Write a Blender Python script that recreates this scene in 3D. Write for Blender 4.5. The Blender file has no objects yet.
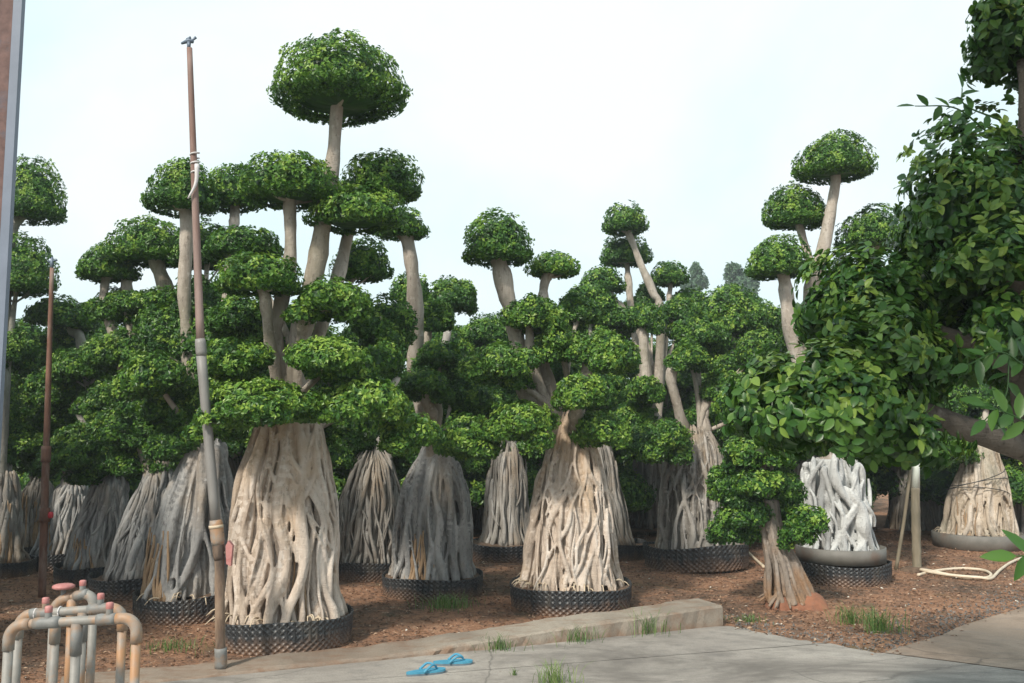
import bpy, math, random
import numpy as np
from mathutils import Vector
from mathutils.kdtree import KDTree
R = math.radians
rng = np.random.default_rng(7)
random.seed(7)
S = bpy.context.scene
COL = S.collection

# ------------------------------------------------------------------ camera
F, CX, CY, PITCH, EYE = 900.0, 512.0, 341.5, R(5.6), 1.6
cam = bpy.data.cameras.new('camera'); cam.sensor_width = 36; cam.lens = 36*F/1024
cam.clip_start = 0.05; cam.clip_end = 2000
co = bpy.data.objects.new('camera', cam); COL.objects.link(co)
co.location = (0, 0, EYE); co.rotation_euler = (R(90)+PITCH, 0, 0); S.camera = co
cp, sp = math.cos(PITCH), math.sin(PITCH)
def ray(px, py):
    u = (px-CX)/F; v = (CY-py)/F
    return np.array([u, cp - v*sp, sp + v*cp])
def at(px, py, Y):
    d = ray(px, py); t = Y/d[1]
    return np.array([d[0]*t, Y, EYE + d[2]*t])
def gnd(px, py, z=0.0):
    d = ray(px, py); t = (z-EYE)/d[2]
    return np.array([d[0]*t, d[1]*t, z])
def msz(n, Y): return np.asarray(n, float)*Y/F

# ------------------------------------------------------------------ mesh helpers
class MB:
    def __init__(s): s.v=[]; s.q=[]; s.t=[]; s.n=0; s.aq=[]; s.at=[]; s.tint=.5
    def add(s, v, q=None, t=None):
        v = np.asarray(v, float)
        if q is not None and len(q): s.q.append(np.asarray(q, int)+s.n); s.aq.append(np.full(len(q), s.tint))
        if t is not None and len(t): s.t.append(np.asarray(t, int)+s.n); s.at.append(np.full(len(t), s.tint))
        s.v.append(v); s.n += len(v); return s
    def tube(s, path, rad, n=10, caps=True, wob=0.0):
        P = np.asarray(path, float); K = len(P)
        rad = np.broadcast_to(np.asarray(rad, float), (K,))
        T = np.gradient(P, axis=0); T /= np.linalg.norm(T, axis=1)[:, None]+1e-9
        a = np.array([1., 0, 0]) if abs(T[0][0]) < .8 else np.array([0, 1., 0])
        N = np.zeros_like(P); x = a - T[0]*a.dot(T[0]); x /= np.linalg.norm(x)
        for i in range(K):
            x = x - T[i]*x.dot(T[i]); x /= np.linalg.norm(x)+1e-9; N[i] = x
        B = np.cross(T, N)
        th = np.linspace(0, 2*np.pi, n, endpoint=False)
        rr = rad[:, None]*np.ones((1, n))
        if wob: 
            ph = rng.uniform(0, 6.28, 4)
            k = np.arange(K)[:, None]
            rr = rr*(1+wob*(np.sin(2*th[None]+ph[0]+k*.7)+np.sin(3*th[None]+ph[1]-k*.9)+np.sin(k*1.1+ph[2])))
        V = P[:, None]+rr[..., None]*(np.cos(th)[None, :, None]*N[:, None]+np.sin(th)[None, :, None]*B[:, None])
        i = np.arange(K-1)[:, None]*n; j = np.arange(n)[None]; j2 = (j+1) % n
        q = np.stack([i+j, i+j2, i+n+j2, i+n+j], -1).reshape(-1, 4)
        V = V.reshape(-1, 3)
        if caps:
            V = np.vstack([V, P[0], P[-1]]); c0 = K*n; jj = np.arange(n); jk = (jj+1) % n
            t = np.vstack([np.stack([np.full(n, c0), jk, jj], 1), np.stack([np.full(n, c0+1), (K-1)*n+jj, (K-1)*n+jk], 1)])
            return s.add(V, q, t)
        return s.add(V, q)
    def lathe(s, prof, n=24, c=(0, 0, 0)):
        prof = np.asarray(prof, float); K = len(prof); th = np.linspace(0, 2*np.pi, n, endpoint=False)
        V = np.stack([prof[:, 0:1]*np.cos(th), prof[:, 0:1]*np.sin(th), np.repeat(prof[:, 1:2], n, 1)], -1).reshape(-1, 3)+np.array(c)
        i = np.arange(K-1)[:, None]*n; j = np.arange(n)[None]; j2 = (j+1) % n
        return s.add(V, np.stack([i+j, i+j2, i+n+j2, i+n+j], -1).reshape(-1, 4))
    def box(s, lo, hi, bev=0.0):
        x0, y0, z0 = lo; x1, y1, z1 = hi
        v = [(x, y, z) for z in (z0, z1) for y in (y0, y1) for x in (x0, x1)]
        return s.add(v, [(0, 2, 3, 1), (4, 5, 7, 6), (0, 1, 5, 4), (2, 6, 7, 3), (0, 4, 6, 2), (1, 3, 7, 5)])
    def xf(s, M):   # 4x4 on everything
        M = np.array(M); s.v = [v@M[:3, :3].T+M[:3, 3] for v in s.v]; return s
    def build(s, name, mat, parent=None, loc=None, smooth=True, attr=None):
        V = np.vstack(s.v); me = bpy.data.meshes.new(name)
        q = np.vstack(s.q) if s.q else np.zeros((0, 4), int); t = np.vstack(s.t) if s.t else np.zeros((0, 3), int)
        nf = len(q)+len(t); me.vertices.add(len(V)); me.vertices.foreach_set('co', V.astype(np.float32).ravel())
        me.loops.add(4*len(q)+3*len(t)); me.polygons.add(nf)
        me.loops.foreach_set('vertex_index', np.concatenate([q.ravel(), t.ravel()]).astype(np.int32))
        me.polygons.foreach_set('loop_start', np.concatenate([np.arange(len(q))*4, 4*len(q)+np.arange(len(t))*3]).astype(np.int32))
        me.polygons.foreach_set('use_smooth', np.full(nf, smooth))
        me.update(calc_edges=True)
        if attr is None: attr = np.concatenate(s.aq+s.at)
        if len(attr) == nf:
            a = me.attributes.new('tint', 'FLOAT', 'FACE'); a.data.foreach_set('value', np.asarray(attr, np.float32))
        me.validate()
        if mat: me.materials.append(mat)
        o = bpy.data.objects.new(name, me); COL.objects.link(o)
        if parent is not None: o.parent = parent
        if loc is not None: o.location = loc
        return o

def tag(o, label, cat=None, group=None, kind=None):
    if label: o['label'] = label
    if cat: o['category'] = cat
    if group: o['group'] = group
    if kind: o['kind'] = kind
    return o
def empty(name, loc, label, cat, group=None):
    o = bpy.data.objects.new(name, None); COL.objects.link(o); o.location = loc; o.empty_display_size = .1
    return tag(o, label, cat, group)
def copy_tree(o, parent=None):
    c = o.copy(); COL.objects.link(c); c.parent = parent
    for ch in list(o.children): copy_tree(ch, c)
    return c
def spline(pts, n=24):
    P = np.asarray(pts, float); K = len(P)
    if K == 2: return P[0]+(P[1]-P[0])*np.linspace(0, 1, n)[:, None]
    Q = np.vstack([2*P[0]-P[1], P, 2*P[-1]-P[-2]]); out = []
    for u in np.linspace(0, K-1-1e-6, n):
        i = int(u); f = u-i; a, b, c, d = Q[i:i+4]
        out.append(.5*((2*b)+(c-a)*f+(2*a-5*b+4*c-d)*f*f+(3*b-a-3*c+d)*f**3))
    return np.array(out)
class Noise:
    def __init__(s, k=1.0, n=10):
        s.w = rng.normal(size=(n, 3))*k; s.p = rng.uniform(0, 6.28, n); s.n = n
    def __call__(s, P): return np.sin(P@s.w.T+s.p).sum(1)/math.sqrt(s.n)*1.2

# ------------------------------------------------------------------ materials
def new_mat(name):
    m = bpy.data.materials.new(name); m.use_nodes = True; nt = m.node_tree
    b = nt.nodes['Principled BSDF']; return m, nt, b
def ramp(nt, fac, stops):
    r = nt.nodes.new('ShaderNodeValToRGB'); e = r.color_ramp.elements
    while len(e) < len(stops): e.new(.5)
    for x, (p, c) in zip(e, stops): x.position = p; x.color = (*c, 1)
    nt.links.new(fac, r.inputs[0]); return r.outputs[0]
def noise(nt, scale, detail=4, rough=.6, vec=None, dist=0):
    n = nt.nodes.new('ShaderNodeTexNoise'); n.inputs['Scale'].default_value = scale; n.inputs['Detail'].default_value = detail
    n.inputs['Roughness'].default_value = rough; n.inputs['Distortion'].default_value = dist
    if vec is not None: nt.links.new(vec, n.inputs['Vector'])
    return n.outputs['Fac']
def objco(nt, scale=(1, 1, 1), loc=(0, 0, 0)):
    t = nt.nodes.new('ShaderNodeTexCoord'); m = nt.nodes.new('ShaderNodeMapping')
    m.inputs['Scale'].default_value = scale; m.inputs['Location'].default_value = loc
    nt.links.new(t.outputs['Object'], m.inputs['Vector']); return m.outputs[0]
def mix(nt, fac, a, b, mode='MIX'):
    m = nt.nodes.new('ShaderNodeMix'); m.data_type = 'RGBA'; m.blend_type = mode
    for s, v in ((m.inputs[0], fac), (m.inputs[6], a), (m.inputs[7], b)):
        if hasattr(v, 'is_linked'): nt.links.new(v, s)
        else: s.default_value = v if not isinstance(v, tuple) else (*v, 1)
    return m.outputs[2]
def mth(nt, op, a, b=None, clamp=False):
    m = nt.nodes.new('ShaderNodeMath'); m.operation = op; m.use_clamp = clamp
    for s, v in ((m.inputs[0], a), (m.inputs[1], b)):
        if v is None: continue
        if hasattr(v, 'is_linked'): nt.links.new(v, s)
        else: s.default_value = v
    return m.outputs[0]
def bump(nt, b, h, strength=.4, dist=.01):
    n = nt.nodes.new('ShaderNodeBump'); n.inputs['Strength'].default_value = strength; n.inputs['Distance'].default_value = dist
    nt.links.new(h, n.inputs['Height']); nt.links.new(n.outputs[0], b.inputs['Normal'])
def sep(nt, vec):
    s = nt.nodes.new('ShaderNodeSeparateXYZ'); nt.links.new(vec, s.inputs[0]); return s.outputs

def leaf_mat(name, cols, rough=.42, trans=.22):
    m, nt, b = new_mat(name)
    a = nt.nodes.new('ShaderNodeAttribute'); a.attribute_name = 'tint'
    c = ramp(nt, a.outputs['Fac'], cols)
    nt.links.new(c, b.inputs['Base Color']); b.inputs['Roughness'].default_value = rough
    b.inputs['Specular IOR Level'].default_value = .4
    t = nt.nodes.new('ShaderNodeBsdfTranslucent'); g = mix(nt, .5, c, (.12, .25, .02), 'MIX'); nt.links.new(g, t.inputs[0])
    s = nt.nodes.new('ShaderNodeMixShader'); s.inputs[0].default_value = trans
    nt.links.new(b.outputs[0], s.inputs[1]); nt.links.new(t.outputs[0], s.inputs[2])
    nt.links.new(s.outputs[0], nt.nodes['Material Output'].inputs[0]); return m
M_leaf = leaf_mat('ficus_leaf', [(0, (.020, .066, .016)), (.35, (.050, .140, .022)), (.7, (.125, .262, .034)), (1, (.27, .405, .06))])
M_leafn = leaf_mat('near_ficus_leaf', [(0, (.020, .060, .018)), (.4, (.045, .125, .024)), (.75, (.11, .22, .035)), (1, (.24, .35, .06))], .36)  # near greens set darker for the shade on this crown

def bark_mat(name, c0, c1, c2, stain=None, streak=9.0):
    m, nt, b = new_mat(name); v = objco(nt, (streak, streak, streak*.16))
    n1 = noise(nt, 1.0, 5, .65, v, .4); n2 = noise(nt, 2.3, 5, .65, objco(nt)); n3 = noise(nt, 34, 4, .65, objco(nt, (1, 1, .45))); n4 = noise(nt, 55, 3, .6, objco(nt, (.35, .35, 2.2)))
    a = nt.nodes.new('ShaderNodeAttribute'); a.attribute_name = 'tint'
    f = mth(nt, 'ADD', n1, mth(nt, 'MULTIPLY', mth(nt, 'SUBTRACT', a.outputs['Fac'], .5), .42))
    c = ramp(nt, f, [(.26, c0), (.5, c1), (.74, c2)])
    c = mix(nt, mth(nt, 'MULTIPLY', ramp(nt, n2, [(.46, (0, 0, 0)), (.7, (1, 1, 1))]), .6), c, tuple(x*.62 for x in c1))
    if stain: c = mix(nt, ramp(nt, noise(nt, 1.7, 4, .65, objco(nt, (1, 1, .7), (5, 2, 1))), [(.50, (0, 0, 0)), (.64, (.8, .8, .8))]), c, stain)
    c = mix(nt, ramp(nt, n3, [(.56, (0, 0, 0)), (.72, (.65, .65, .65))]), c, tuple(x*.4 for x in c0))
    lich = ramp(nt, noise(nt, 13, 4, .6, objco(nt, (1, 1, 1), (2, 8, 3))), [(.62, (0, 0, 0)), (.70, (.4, .4, .4))])
    c = mix(nt, lich, c, tuple(min(1, x*1.25+.03) for x in c2))
    nt.links.new(c, b.inputs['Base Color']); b.inputs['Roughness'].default_value = .9; b.inputs['Specular IOR Level'].default_value = .15
    bump(nt, b, mth(nt, 'ADD', mth(nt, 'ADD', n1, mth(nt, 'MULTIPLY', n3, .7)), mth(nt, 'MULTIPLY', n4, .5)), .7, .016); return m
M_pale = bark_mat('pale_root_bark', (.38, .305, .24), (.57, .48, .40), (.68, .61, .54), (.50, .37, .25))
M_tan = bark_mat('tan_root_bark', (.34, .28, .21), (.50, .42, .33), (.60, .53, .45), (.30, .28, .22))
M_grey = bark_mat('grey_root_bark', (.20, .20, .20), (.345, .343, .335), (.48, .475, .46), (.36, .30, .24))
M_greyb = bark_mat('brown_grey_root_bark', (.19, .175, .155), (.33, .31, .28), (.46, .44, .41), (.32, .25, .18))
M_white = bark_mat('whitish_root_bark', (.34, .35, .35), (.50, .51, .50), (.62, .63, .61))
M_young = bark_mat('young_root_bark', (.28, .18, .11), (.42, .29, .18), (.52, .40, .28))
M_stem = bark_mat('branch_bark', (.26, .215, .175), (.45, .395, .335), (.60, .55, .49), (.24, .215, .16), 9)
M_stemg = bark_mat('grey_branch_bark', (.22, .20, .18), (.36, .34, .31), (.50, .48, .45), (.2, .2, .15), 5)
M_bons = bark_mat('bonsai_bark', (.15, .122, .10), (.28, .238, .20), (.40, .355, .31), (.30, .18, .10))
M_dark = bark_mat('dark_bark', (.085, .074, .063), (.15, .13, .108), (.23, .20, .168), None, 6)

def simple(name, c0, c1, rough=.6, scale=8, metal=0, bmp=.2, stain=None, sthr=.55, zdust=None, stretch=(1, 1, 1)):
    m, nt, b = new_mat(name); n = noise(nt, scale, 5, .65, objco(nt, stretch))
    c = ramp(nt, n, [(.3, c0), (.7, c1)])
    if stain:
        c = mix(nt, ramp(nt, noise(nt, scale*.45, 4, .65, objco(nt, stretch, (3, 7, 1))), [(sthr-.06, (0, 0, 0)), (sthr+.1, (.9, .9, .9))]), c, stain)
    if zdust:
        z = sep(nt, objco(nt))[2]; f = mth(nt, 'ADD', mth(nt, 'MULTIPLY', z, -1/zdust[0]), 1.0)
        f = mth(nt, 'ADD', f, mth(nt, 'MULTIPLY', mth(nt, 'SUBTRACT', noise(nt, 5, 3, .6, objco(nt)), .5), 1.6), True)
        c = mix(nt, mth(nt, 'MULTIPLY', f, zdust[2]), c, zdust[1])
    nt.links.new(c, b.inputs['Base Color']); b.inputs['Roughness'].default_value = rough; b.inputs['Metallic'].default_value = metal
    if bmp: bump(nt, b, n, bmp, .006)
    return m
M_pot = simple('black_plastic', (.028, .031, .035), (.06, .065, .07), .42, 5, 0, .05, (.085, .08, .072), .62, (.12, (.24, .14, .085), .7))
M_ring = simple('grey_plastic_ring', (.13, .125, .11), (.20, .19, .17), .6, 6, 0, .1, (.16, .11, .08), .58)
M_soil = simple('pot_soil', (.07, .045, .03), (.20, .13, .085), .95, 14, 0, .8)
M_rust = simple('rusty_pipe', (.10, .045, .03), (.27, .14, .095), .8, 14, 0, .3, (.33, .25, .21), .56, None, (1, 1, .25))
M_rustp = simple('rusty_pinkish_pipe', (.22, .15, .13), (.34, .25, .22), .75, 10, 0, .3, (.17, .085, .06), .55, None, (1, 1, .2))
M_pvc = simple('grey_pvc', (.19, .18, .17), (.27, .26, .245), .55, 5, 0, .05, (.33, .25, .19), .62, None, (1, 1, .3))
M_pvct = simple('stained_pvc', (.20, .195, .18), (.33, .315, .285), .55, 9, 0, .1, (.42, .22, .10), .55)
M_fit = simple('dark_pvc_fitting', (.16, .165, .16), (.25, .25, .24), .6, 14, 0, .2, (.30, .18, .10), .56)
M_brn = simple('brown_stained_pipe', (.16, .10, .065), (.33, .24, .17), .8, 16, 0, .4, (.07, .05, .04), .58, None, (1, 1, .3))
M_red = simple('faded_red_plastic', (.40, .13, .12), (.55, .27, .25), .55, 20, 0, .1)
M_redv = simple('red_plastic', (.62, .03, .05), (.72, .06, .08), .45, 20, 0, .05)
M_col = simple('rusty_steel', (.09, .055, .05), (.20, .12, .105), .8, 26, 0, .4, (.10, .11, .14), .6)
M_colb = simple('painted_steel', (.14, .17, .22), (.20, .235, .30), .5, 6, 0, .1)
M_bam = simple('bamboo', (.17, .145, .10), (.29, .25, .18), .7, 12, 0, .2, (.12, .11, .08), .6, None, (1, 1, .2))
M_whp = simple('white_pipe', (.60, .66, .58), (.72, .76, .70), .5, 10, 0, 0)
M_hose = simple('yellowed_hose', (.58, .48, .35), (.74, .65, .52), .6, 7, 0, .05)
M_strip = simple('white_cloth', (.55, .53, .52), (.72, .70, .70), .8, 12, 0, .1)
M_blue = simple('blue_rubber', (.045, .24, .38), (.08, .33, .47), .6, 25, 0, .1)
M_sole = simple('grey_rubber', (.10, .14, .17), (.16, .2, .23), .8, 25, 0, .1)
M_head = simple('dull_blue_metal', (.10, .14, .19), (.18, .22, .28), .5, 12, .3, 0)
M_stick = simple('pale_wood', (.52, .42, .30), (.66, .56, .42), .7, 12, 0, .1)
M_wire = simple('dark_cord', (.03, .03, .03), (.06, .06, .06), .7, 12, 0, 0)
M_earthb = simple('orange_clay', (.17, .075, .045), (.34, .15, .085), .95, 9, 0, .9, (.16, .10, .07), .6)

# ground ----------------------------------------------------------------
def ground_mat():
    m, nt, b = new_mat('earth'); v = objco(nt)
    n1 = noise(nt, .9, 6, .65, v); n2 = noise(nt, 9, 6, .7, v); n3 = noise(nt, 45, 5, .7, v)
    c = ramp(nt, mth(nt, 'ADD', mth(nt, 'MULTIPLY', n1, .55), mth(nt, 'MULTIPLY', n2, .45)),
             [(.38, (.12, .088, .066)), (.46, (.23, .145, .10)), (.54, (.40, .215, .13)), (.64, (.50, .30, .195))])
    c = mix(nt, mth(nt, 'MULTIPLY', ramp(nt, n3, [(.5, (0, 0, 0)), (.66, (1, 1, 1))]), .6), c, (.09, .06, .045))
    g = ramp(nt, noise(nt, 1.6, 4, .6, objco(nt, (1, 1, 1), (9, 4, 0))), [(.6, (0, 0, 0)), (.72, (.6, .6, .6))])
    c = mix(nt, g, c, (.10, .11, .055))
    nt.links.new(c, b.inputs['Base Color']); b.inputs['Roughness'].default_value = .95; b.inputs['Specular IOR Level'].default_value = .15
    bump(nt, b, mth(nt, 'ADD', n2, n3), .9, .03); return m
def conc_mat(name, a, bb, d, crack=False, wash=False):
    m, nt, b = new_mat(name); v = objco(nt)
    n1 = noise(nt, 1.1, 6, .62, v, .3); n2 = noise(nt, 70, 4, .7, v); n3 = noise(nt, 4.5, 6, .7, objco(nt, (1, 2.2, 1)))
    c = ramp(nt, n1, [(.3, a), (.62, bb)])
    c = mix(nt, ramp(nt, n3, [(.5, (0, 0, 0)), (.72, (.75, .75, .75))]), c, d)
    c = mix(nt, mth(nt, 'MULTIPLY', ramp(nt, n2, [(.45, (0, 0, 0)), (.7, (1, 1, 1))]), .35), c, tuple(x*.6 for x in a))
    if crack:
        vo = nt.nodes.new('ShaderNodeTexVoronoi'); vo.feature = 'DISTANCE_TO_EDGE'; vo.inputs['Scale'].default_value = .42
        nd = nt.nodes.new('ShaderNodeTexNoise'); nd.inputs['Scale'].default_value = 2.2; nd.inputs['Detail'].default_value = 5; nt.links.new(v, nd.inputs['Vector'])
        c2 = mix(nt, .22, v, nd.outputs['Color'], 'ADD'); nt.links.new(c2, vo.inputs['Vector'])
        c = mix(nt, ramp(nt, vo.outputs['Distance'], [(0, (.55, .55, .55)), (.004, (0, 0, 0))]), c, (.07, .065, .06))
        big = ramp(nt, noise(nt, .55, 5, .7, objco(nt, (1, 1.6, 1), (4, 1, 0)), .6), [(.44, (0, 0, 0)), (.62, (.85, .85, .85))])
        c = mix(nt, big, c, tuple(x*.50 for x in a))
        sp_ = ramp(nt, noise(nt, 16, 3, .7, objco(nt, (1, 1, 1), (1, 5, 0))), [(.66, (0, 0, 0)), (.74, (.5, .5, .5))]); c = mix(nt, sp_, c, (.17, .11, .075))
    if wash:
        z = sep(nt, v)[2]; fz = mth(nt, 'ADD', mth(nt, 'MULTIPLY', z, -11.0), mth(nt, 'MULTIPLY', n3, 1.3), True)
        c = mix(nt, mth(nt, 'MULTIPLY', fz, .8), c, (.21, .125, .08))
    nt.links.new(c, b.inputs['Base Color']); b.inputs['Roughness'].default_value = .92; b.inputs['Specular IOR Level'].default_value = .12
    bump(nt, b, mth(nt, 'ADD', n2, mth(nt, 'MULTIPLY', n3, .7)), .5, .008); return m
M_earth = ground_mat()
M_conc = conc_mat('pale_concrete', (.29, .262, .235), (.40, .366, .325), (.175, .165, .155), True)
M_path = conc_mat('tan_concrete', (.30, .23, .175), (.39, .30, .235), (.25, .215, .185), True)
M_kerb = conc_mat('kerb_concrete', (.22, .185, .15), (.36, .315, .26), (.22, .13, .08), False, True)

# ------------------------------------------------------------------ foliage
def leaf_batch(p, d, nrm, L, W, tint, near):
    """arrays of leaves -> verts, faces, tint per face"""
    n = len(p); s = np.cross(d, nrm)
    L = np.broadcast_to(L, (n,))[:, None]; W = np.broadcast_to(W, (n,))[:, None]
    if not near:
        a = p; b = p+d*L*.5+s*W*.5+nrm*W*.16; c = p+d*L-nrm*L*.12; e = p+d*L*.5-s*W*.5+nrm*W*.16
        V = np.stack([a, b, c, e], 1).reshape(-1, 3); i = np.arange(n)[:, None]*4
        t = np.concatenate([i+[0, 1, 2], i+[0, 2, 3]], 1).reshape(-1, 3)
        return V, None, t, np.repeat(tint, 2)
    T = [0, .14, .38, .66, .88, 1]; Wd = [.04, .30, .5, .42, .2, .01]; rows = []
    curl = rng.uniform(.05, .30, n)[:, None]
    for t, w in zip(T, Wd):
        m_ = p+d*L*t-nrm*L*curl*t*t
        rows += [m_+s*W*w+nrm*W*w*.28, m_, m_-s*W*w+nrm*W*w*.28]
    V = np.stack(rows, 1).reshape(-1, 3); i = np.arange(n)[:, None, None]*18
    q = []
    for k in range(5):
        for c in range(2): q.append([k*3+c, k*3+c+1, k*3+c+4, k*3+c+3])
    q = (i+np.array(q)[None]).reshape(-1, 4)
    return V, q, None, np.repeat(tint, 10)

def unit(a): return a/(np.linalg.norm(a, axis=-1, keepdims=True)+1e-9)
def make_pad(rx, ry, zt, zb, L, cover=2.4, bias=0.0, near=False, zmin=-.7, stray=.02, lump=1.0, core=.72):
    """a clipped cushion of leaf rosettes on a bumpy dome; origin at the widest ring"""
    R0 = (rx+ry)/2
    area = 2*np.pi*R0*(.5*(R0+zt))+np.pi*R0*R0*.9
    W = L*.58; per = 7
    nc = int(area*cover/(L*W*.5)/per)+12
    z = rng.uniform(zmin, 1, nc); ph = rng.uniform(0, 2*np.pi, nc); h = np.sqrt(1-z*z)
    D = np.stack([h*np.cos(ph), h*np.sin(ph), z], 1)
    N1 = Noise(2.6); N2 = Noise(6.0); N3 = Noise(11.0); off = rng.uniform(-5, 5, 3)
    def disp(D): return 1+lump*(.07*N1(D+off)+.055*N2(D+off)+.045*N3(D+off))
    zz = np.where(D[:, 2:3] > 0, zt, zb)
    sc = np.concatenate([np.full((nc, 1), rx), np.full((nc, 1), ry), zz], 1)
    k = np.where(rng.random(nc) < .55, rng.uniform(.94, 1.02, nc), rng.uniform(.76 if not near else .6, .9, nc))*np.where(rng.random(nc) < stray, rng.uniform(1.02, 1.09, nc), 1)
    P = D*sc*(disp(D)*k)[:, None]
    Nn = unit(D/sc)
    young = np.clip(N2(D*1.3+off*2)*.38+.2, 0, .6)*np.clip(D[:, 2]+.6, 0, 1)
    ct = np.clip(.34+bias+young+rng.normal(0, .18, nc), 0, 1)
    p = np.repeat(P, per, 0); n_ = np.repeat(Nn, per, 0); m = len(p)
    axis = unit(n_+np.array([0, 0, .35])+rng.normal(0, .25, (m, 3)))
    t = rng.normal(size=(m, 3)); t = unit(t-n_*(t*n_).sum(1)[:, None])
    p = p+t*(rng.uniform(.02, .32, m)*L)[:, None]+n_*(rng.uniform(-.3, .25, m)*L)[:, None]
    d = unit(t+axis*rng.uniform(-.15, .6, m)[:, None]+np.array([0, 0, -.12]))
    nn = axis+rng.normal(0, .22, (m, 3)); nn = unit(nn-d*(nn*d).sum(1)[:, None])
    tint = np.clip(np.repeat(ct, per)+rng.normal(0, .10, m), 0, 1)
    Ls = L*(rng.uniform(.5, 1.3, m) if near else rng.uniform(.72, 1.25, m))
    V, q, tr, ft = leaf_batch(p, d, nn, Ls, Ls*rng.uniform(.5, .64, m), tint, near)
    mb = MB(); 
    # inner leaf mass, tinted darker to paint shade into the gaps
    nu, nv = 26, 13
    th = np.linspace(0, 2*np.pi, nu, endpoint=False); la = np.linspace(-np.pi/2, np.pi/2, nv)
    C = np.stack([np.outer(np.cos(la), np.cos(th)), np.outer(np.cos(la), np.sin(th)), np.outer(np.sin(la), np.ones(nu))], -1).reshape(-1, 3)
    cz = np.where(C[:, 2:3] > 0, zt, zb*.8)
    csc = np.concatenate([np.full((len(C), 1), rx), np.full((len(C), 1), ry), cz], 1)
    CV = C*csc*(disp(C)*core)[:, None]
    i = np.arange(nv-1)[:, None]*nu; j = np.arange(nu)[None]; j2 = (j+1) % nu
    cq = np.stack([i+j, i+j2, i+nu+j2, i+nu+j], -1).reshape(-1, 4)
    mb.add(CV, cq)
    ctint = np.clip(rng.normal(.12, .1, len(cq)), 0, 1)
    mb.add(V, q, tr)
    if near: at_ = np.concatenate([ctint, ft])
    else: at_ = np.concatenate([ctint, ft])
    return mb, at_

def pad_mesh(rx, ry, zt, zb, L, cover, bias, near, compound, **k):
    mb, a = make_pad(rx*(.74 if compound else 1), ry*(.74 if compound else 1), zt*(.88 if compound else 1), zb*(.7 if compound else 1), L, cover, bias, near, **k)
    if not compound: return mb, a
    n = 7; ph = rng.uniform(0, 6.28); qn, tn, q1, t1 = [], [], [], []
    parts = [(mb, a, np.zeros(3))]
    for i in range(n):
        th = ph+i*2*np.pi/n+rng.uniform(-.4, .4); s = rng.uniform(.34, .52); o = np.array([math.cos(th)*rx*(1.0-s), math.sin(th)*ry*(1.0-s), zt*rng.uniform(-.5, .25)])
        m2, a2 = make_pad(rx*s, ry*s, zt*rng.uniform(.45, .68), zb*.65, L, cover*.9, bias+rng.normal(0, .05), near, **k); parts.append((m2, a2, o))
    out = MB(); at_q, at_t = [], []
    for m_, a_, o in parts:
        nq = sum(len(x) for x in m_.q); off = out.n
        V = np.vstack(m_.v)+o
        out.v.append(V); out.q += [x+off for x in m_.q]; out.t += [x+off for x in m_.t]; out.n += len(V)
        at_q.append(a_[:nq]); at_t.append(a_[nq:])
    return out, np.concatenate(at_q+at_t)
# ------------------------------------------------------------------ root trunks
def fuse_mesh(o, fuse):
    src = o.data; nf = len(src.polygons); ce = np.empty(nf*3, np.float32); src.polygons.foreach_get('center', ce); tv = np.empty(nf, np.float32); src.attributes['tint'].data.foreach_get('value', tv)
    md = o.modifiers.new('r', 'REMESH'); md.mode = 'VOXEL'; md.voxel_size = fuse; md.use_smooth_shade = True
    sm = o.modifiers.new('s', 'SMOOTH'); sm.factor = .5; sm.iterations = 1
    me = bpy.data.meshes.new_from_object(o.evaluated_get(bpy.context.evaluated_depsgraph_get())); o.modifiers.clear(); o.data = me
    kd = KDTree(nf)
    for i_, c_ in enumerate(ce.reshape(-1, 3).tolist()): kd.insert(c_, i_)
    kd.balance(); a_ = me.attributes.get('tint')
    if a_: me.attributes.remove(a_)
    a_ = me.attributes.new('tint', 'FLOAT', 'FACE')
    a_.data.foreach_set('value', [float(tv[kd.find(p_.center)[1]]) for p_ in me.polygons])
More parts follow.
